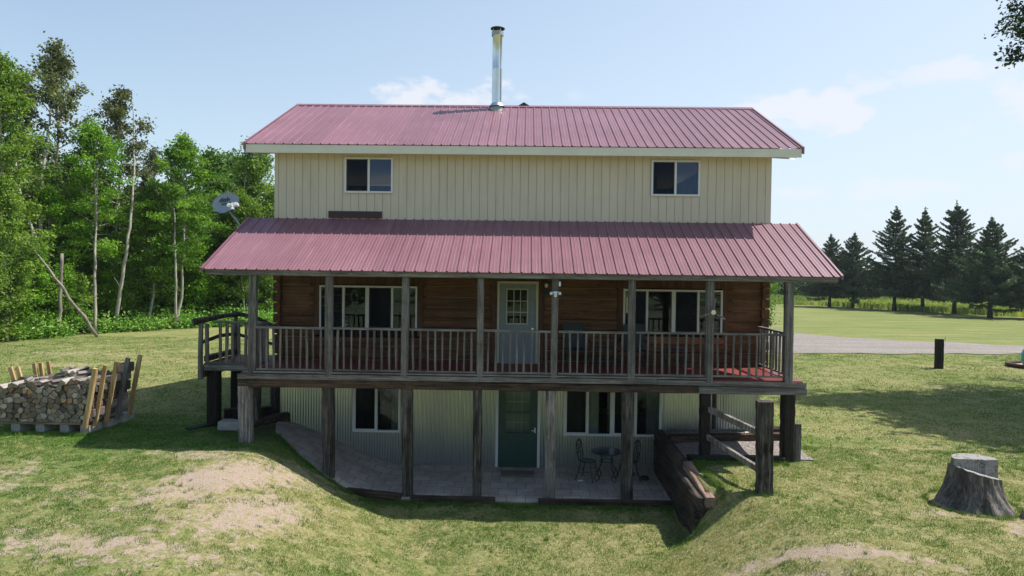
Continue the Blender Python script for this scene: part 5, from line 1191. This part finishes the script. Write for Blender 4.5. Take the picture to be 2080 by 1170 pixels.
# far tree line
FAR = [TreeGen(70 + i).trunk(9, .2).crown(.05, 4.2, lambda u: max(.3, egg_p(u)), 30, 4, 24, .9, (0, 50), .03, .8).finish('distant_tree', leaf_dark, dark_bark, .34) for i in range(2)]
rsf = random.Random(33)
for i in range(64):
    a = RD(-12 + 62 * (i + rsf.random()) / 64); D = rsf.uniform(150, 185); x = .15 + D * sin(a); y = -17 + D * cos(a)
    plant(FAR[i % 2], gl(x, y), rsf.uniform(.55, .95), rsf.uniform(0, 6), 'far off tree in the hazy line beyond the fields', 'tree', 'far tree line beyond the fields', rsf.uniform(.55, 1.0))
# tall weeds beyond the lawn
def weeds():
    rs = np.random.RandomState(12); n = 60000; x = rs.uniform(20, 130, n); y = rs.uniform(56, 150, n) ; lim = np.interp(x, [20, 44, 54, 60, 130], [96, 87, 62, 56, 50])
    k = y > lim + 1.5; x, y = x[k], y[k]; n = len(x); z = height(x, y); h = .35 + .75 * fbm(x / 5, y / 5, 3) * (.4 + .6 * rs.rand(n)); w = .13
    a = rs.rand(n) * 6.28; dx, dy = np.cos(a) * w, np.sin(a) * w; lx, ly = rs.randn(n) * .12, rs.randn(n) * .12
    V = np.stack([np.stack([x - dx, y - dy, z], 1), np.stack([x + dx, y + dy, z], 1), np.stack([x + dx * .8 + lx, y + dy * .8 + ly, z + h], 1), np.stack([x - dx * .8 + lx, y - dy * .8 + ly, z + h], 1)], 1).reshape(-1, 3)
    tone = np.clip(fbm(x / 9, y / 5, 8) * 1.7 - .25 + .2 * rs.randn(n) - .25 * (y > 100), 0, 1)
    me = np_mesh('tall_weeds', V, np.arange(n * 4).reshape(n, 4), {'tone': ('FACE', tone)}); me.materials.append(weed_m); tag(link(bpy.data.objects.new('tall_weeds', me)), 'tall yellow green weeds in the field beyond the spruces', 'weeds', kind='stuff')
weeds()
# two big trees at the right whose shade falls on the lawn; a branch tip shows in the upper right corner
def oak(seed, Ht, R, cb, extra=(), leaf=.11, cr=.62):
    g = TreeGen(seed).trunk(Ht * .9, .38, (0, 0), .6, 10, .2)
    g.crown(cb, R, lambda u: max(.35, egg_p(u)), 38, 9, 66, cr, (5, 60), .12, .7)
    for (o, e, n) in extra:
        o = np.array(o); e = np.array(e); pts = [o + (e - o) * q / 5 + g.rs.randn(3) * .15 for q in range(6)]; g.mb.tube([tuple(p) for p in pts], [.09, .07, .05, .035, .02, .01], 6)
        for i in range(n):
            f = .35 + .68 * g.rs.rand(); p = o + (e - o) * f + g.rs.randn(3) * np.array([.55, .6, .45]); g.clump(p, 110, .36, .6)
    return g.finish('oak_tree', leaf_oak, dark_bark, leaf)
ox, oy = 25.7, 8.6; oz = H(ox, oy)
OK1 = oak(61, 17.5, 4.7, .32, [((0, 0, 12.6), (-6.9, -.6, 14.2), 80), ((0, 0, 12.0), (-6.9, -.6, 13.4), 60), ((0, 0, 12.2), (-7.1, -.7, 12.5), 34), ((0, 0, 13), (-6.4, 0, 15.4), 60)], .075)
plant(OK1, (ox, oy, oz), 1, 0, 'big dark oak whose leafy branch hangs into the top right corner', 'tree')
OK2 = oak(62, 19.5, 4.9, .24, (), .21, 1.0)
plant(OK2, gl(24.0, 4.4), 1, 0, 'broad tree outside the right edge that shades the lawn', 'tree')
# trees behind the viewer, mirrored in the windows
for i, (x, y, s) in enumerate([(-46, -66, 1.0), (-34, -72, 1.15), (-22, -68, .9), (-12, -74, 1.1), (-2, -70, .95), (9, -73, 1.1), (19, -69, .9), (30, -72, 1.1), (42, -67, 1.0), (54, -70, 1.1), (-58, -70, 1.1)]):
    plant(FAR[i % 2], gl(x, y), s, i, 'tree in the row behind the viewer, seen only as a dark reflection in the windows', 'tree', 'trees mirrored in the windows')

# ================================================================== GRASS
def blades(name, xr, yr, n, hmin, hmax, w, label, seed, dens=None):
    rs = np.random.RandomState(seed); x = rs.uniform(*xr, n); y = rs.uniform(*yr, n)
    D = y + 17.15; keep = (np.abs(x - .15 + .02 * D) < D * .80 + 1.2) & (D > 7.2)
    hw = hollow_w(x, y)
    # not on the patio, in the house, on gravel, under the pile
    keep &= ~((x > -6.1) & (x < 3.65) & (y > PATIO_F(x) - .03) & (y < 7.2)); keep &= ~((np.abs(x) < 6.2) & (y > -.05) & (y < 7.1)); keep &= ~((x > 3.3) & (x < 3.75) & (y > -4.6) & (y < 0))
    keep &= ~((x > 3.55) & (x < 6.4) & (y > -2.3) & (y < .1)); keep &= ~((x > -11.6) & (x < -9.7) & (y > -2.05) & (y < -.7)); keep &= ~(np.hypot(x - 8.12, y + 4.85) < .62)
    keep &= wood_side(x, y) < .5
    s = soil_field(x, y) + 1.9 * (fbm(x * 4.4, y * 4.4, 21, 6) - .5); keep &= rs.rand(n) > ss(.18, .46, s) * .98
    thin = fbm(x * 1.3, y * 1.3, 33); thin2 = fbm(x * 7, y * 7, 37, 3); keep &= rs.rand(n) < .9 * ss(.22, .6, .5 * thin + .5 * thin2) + .18
    keep &= rs.rand(n) > .8 * np.exp(-((x + 6.0) / .8) ** 2 - ((y + 1.1) / .9) ** 2)
    x, y = x[keep], y[keep]; n = len(x); z = height(x, y) - .004
    h = (hmin + (hmax - hmin) * rs.rand(n) ** 1.6) * (.38 + 1.0 * fbm(x * 3.1, y * 3.1, 41, 4) ** 1.3); h *= 1 + .8 * ((rs.rand(n) < .01))
    a = rs.rand(n) * 6.283; dx, dy = np.cos(a) * w, np.sin(a) * w; b = rs.rand(n) * 6.283; l = h * (.2 + .8 * rs.rand(n)); lx, ly = np.cos(b) * l, np.sin(b) * l
    V = np.stack([np.stack([x - dx, y - dy, z], 1), np.stack([x + dx, y + dy, z], 1), np.stack([x + lx, y + ly, z + h], 1)], 1).reshape(-1, 3)
    dry = dry_field(x, y) + 1.3 * (fbm(x * .7, y * .7, 51, 5) - .5) + .7 * (fbm(x * 4, y * 4, 55, 3) - .5)
    tone = np.clip(.16 + .62 * (dry - .35) * 1.3 + .16 * rs.randn(n), 0, 1)
    me = np_mesh(name, V, np.arange(n * 3).reshape(n, 3), {'tone': ('FACE', tone)}); me.materials.append(grass_m); tag(link(bpy.data.objects.new(name, me)), label, 'grass', kind='stuff'); print(name, n)
blades('short_grass', (-14, 14), (-10.5, -1.0), 900000, .022, .062, .0042, 'short dry and green grass blades over the lawn in front of the house', 1)
blades('lawn_grass', (-26, 30), (-1.0, 20), 560000, .03, .065, .008, 'mown grass over the lawn beside and behind the house', 2)

def tufts():
    rs = np.random.RandomState(8); n0 = 1300; x = rs.uniform(-13, 12, n0); y = rs.uniform(-10, 0, n0)
    line = [(-3.8 + 7.2 * rs.rand(260), -2.62 - .12 * abs(rs.randn(260))), (3.75 + .12 * abs(rs.randn(70)), -4.6 + 2.2 * rs.rand(70)), (-11.8 + 2.3 * rs.rand(130), -2.22 - .08 * abs(rs.randn(130))), (4.6 + .2 * rs.randn(24), -4.55 + .2 * rs.randn(24)), (3.8 + 2.0 * rs.rand(90), -2.52 - .1 * abs(rs.randn(90))), (8.17 + .72 * np.cos(np.arange(60)), -4.85 + .72 * np.sin(np.arange(60))), (-5.7 + 1.8 * rs.rand(90), 0)]
    line[-1] = (line[-1][0], PATIO_F(line[-1][0]) - .08 - .1 * rs.rand(90))
    x = np.concatenate([x] + [l[0] for l in line]); y = np.concatenate([y] + [l[1] for l in line]); edge = np.arange(len(x)) >= n0
    keep = edge | ((fbm(x * .9, y * .9, 71) > .47) & ~((x > -6.1) & (x < 3.7) & (y > PATIO_F(x) - .1)) & ~((x > 3.4) & (x < 6.4) & (y > -2.5)) & ~((x > -11.8) & (x < -9.3) & (y > -2.3)) & (np.hypot(x - 8.17, y + 4.85) > .7) & (soil_field(x, y) < .75))
    x, y, edge = x[keep], y[keep], edge[keep]; nb = 26; k = len(x); big = .5 + rs.rand(k) * .9; px = np.repeat(x, nb) + rs.randn(k * nb) * .03 * np.repeat(big, nb); py = np.repeat(y, nb) + rs.randn(k * nb) * .03 * np.repeat(big, nb); z = height(px, py) - .005
    h = (.035 + .075 * rs.rand(k * nb)) * np.repeat(big, nb); w = .0035; a = rs.rand(k * nb) * 6.283; b = rs.rand(k * nb) * 6.283; l = h * (.3 + .6 * rs.rand(k * nb)); dx, dy = np.cos(a) * w, np.sin(a) * w
    V = np.stack([np.stack([px - dx, py - dy, z], 1), np.stack([px + dx, py + dy, z], 1), np.stack([px + np.cos(b) * l, py + np.sin(b) * l, z + h], 1)], 1).reshape(-1, 3)
    tone = np.clip(np.repeat(rs.rand(k) * .5, nb) + .15 * rs.randn(k * nb), 0, 1)
    me = np_mesh('grass_tufts', V, np.arange(len(px) * 3).reshape(-1, 3), {'tone': ('FACE', tone)}); me.materials.append(grass_m); tag(link(bpy.data.objects.new('grass_tufts', me)), 'longer ragged grass tufts on the banks and round the posts and timbers', 'grass', kind='stuff')
    n = 60000; x = rs.uniform(-13, 11, n); y = rs.uniform(-10, 2, n); c = fbm(x * .8, y * .8, 81) * .6 + fbm(x * 5, y * 5, 83, 3) * .4; keep = (c > .52) & ~((x > -6.3) & (x < 3.7) & (y > PATIO_F(x) - .05)) & ~((x > 3.4) & (x < 6.4) & (y > -2.4)) & ~((x > -11.8) & (x < -9.4) & (y > -2.2)) & (soil_field(x, y) < .5) & (np.hypot(x - 8.17, y + 4.85) > .65)
    x, y = x[keep], y[keep]; P = np.stack([x, y, height(x, y) + .015 + .02 * rs.rand(len(x))], 1); V, F = leaf_quads(P, .014, rs, 1.6)
    me = np_mesh('low_weeds', V, F, {'tone': ('FACE', np.clip(.3 + .3 * rs.randn(len(P)), 0, 1))}); me.materials.append(under_m); tag(link(bpy.data.objects.new('low_weeds', me)), 'small round leaved weeds scattered through the near lawn', 'weeds', kind='stuff')
tufts()

# ================================================================== AIR
m = MB(); m.box(-420, 420, -90, 560, -6, 19.5); hz = bpy.data.materials.new('air'); hz.use_nodes = True; nt = hz.node_tree; nt.nodes.clear(); o_ = nt.nodes.new('ShaderNodeOutputMaterial'); pv = nt.nodes.new('ShaderNodeVolumePrincipled')
pv.inputs['Color'].default_value = (.86, .93, 1, 1); pv.inputs['Density'].default_value = .0002; pv.inputs['Anisotropy'].default_value = .3; nt.links.new(pv.outputs[0], o_.inputs['Volume'])
o = m.build('haze', hz, None); tag(o, 'thin summer haze over the fields', 'haze', kind='stuff')
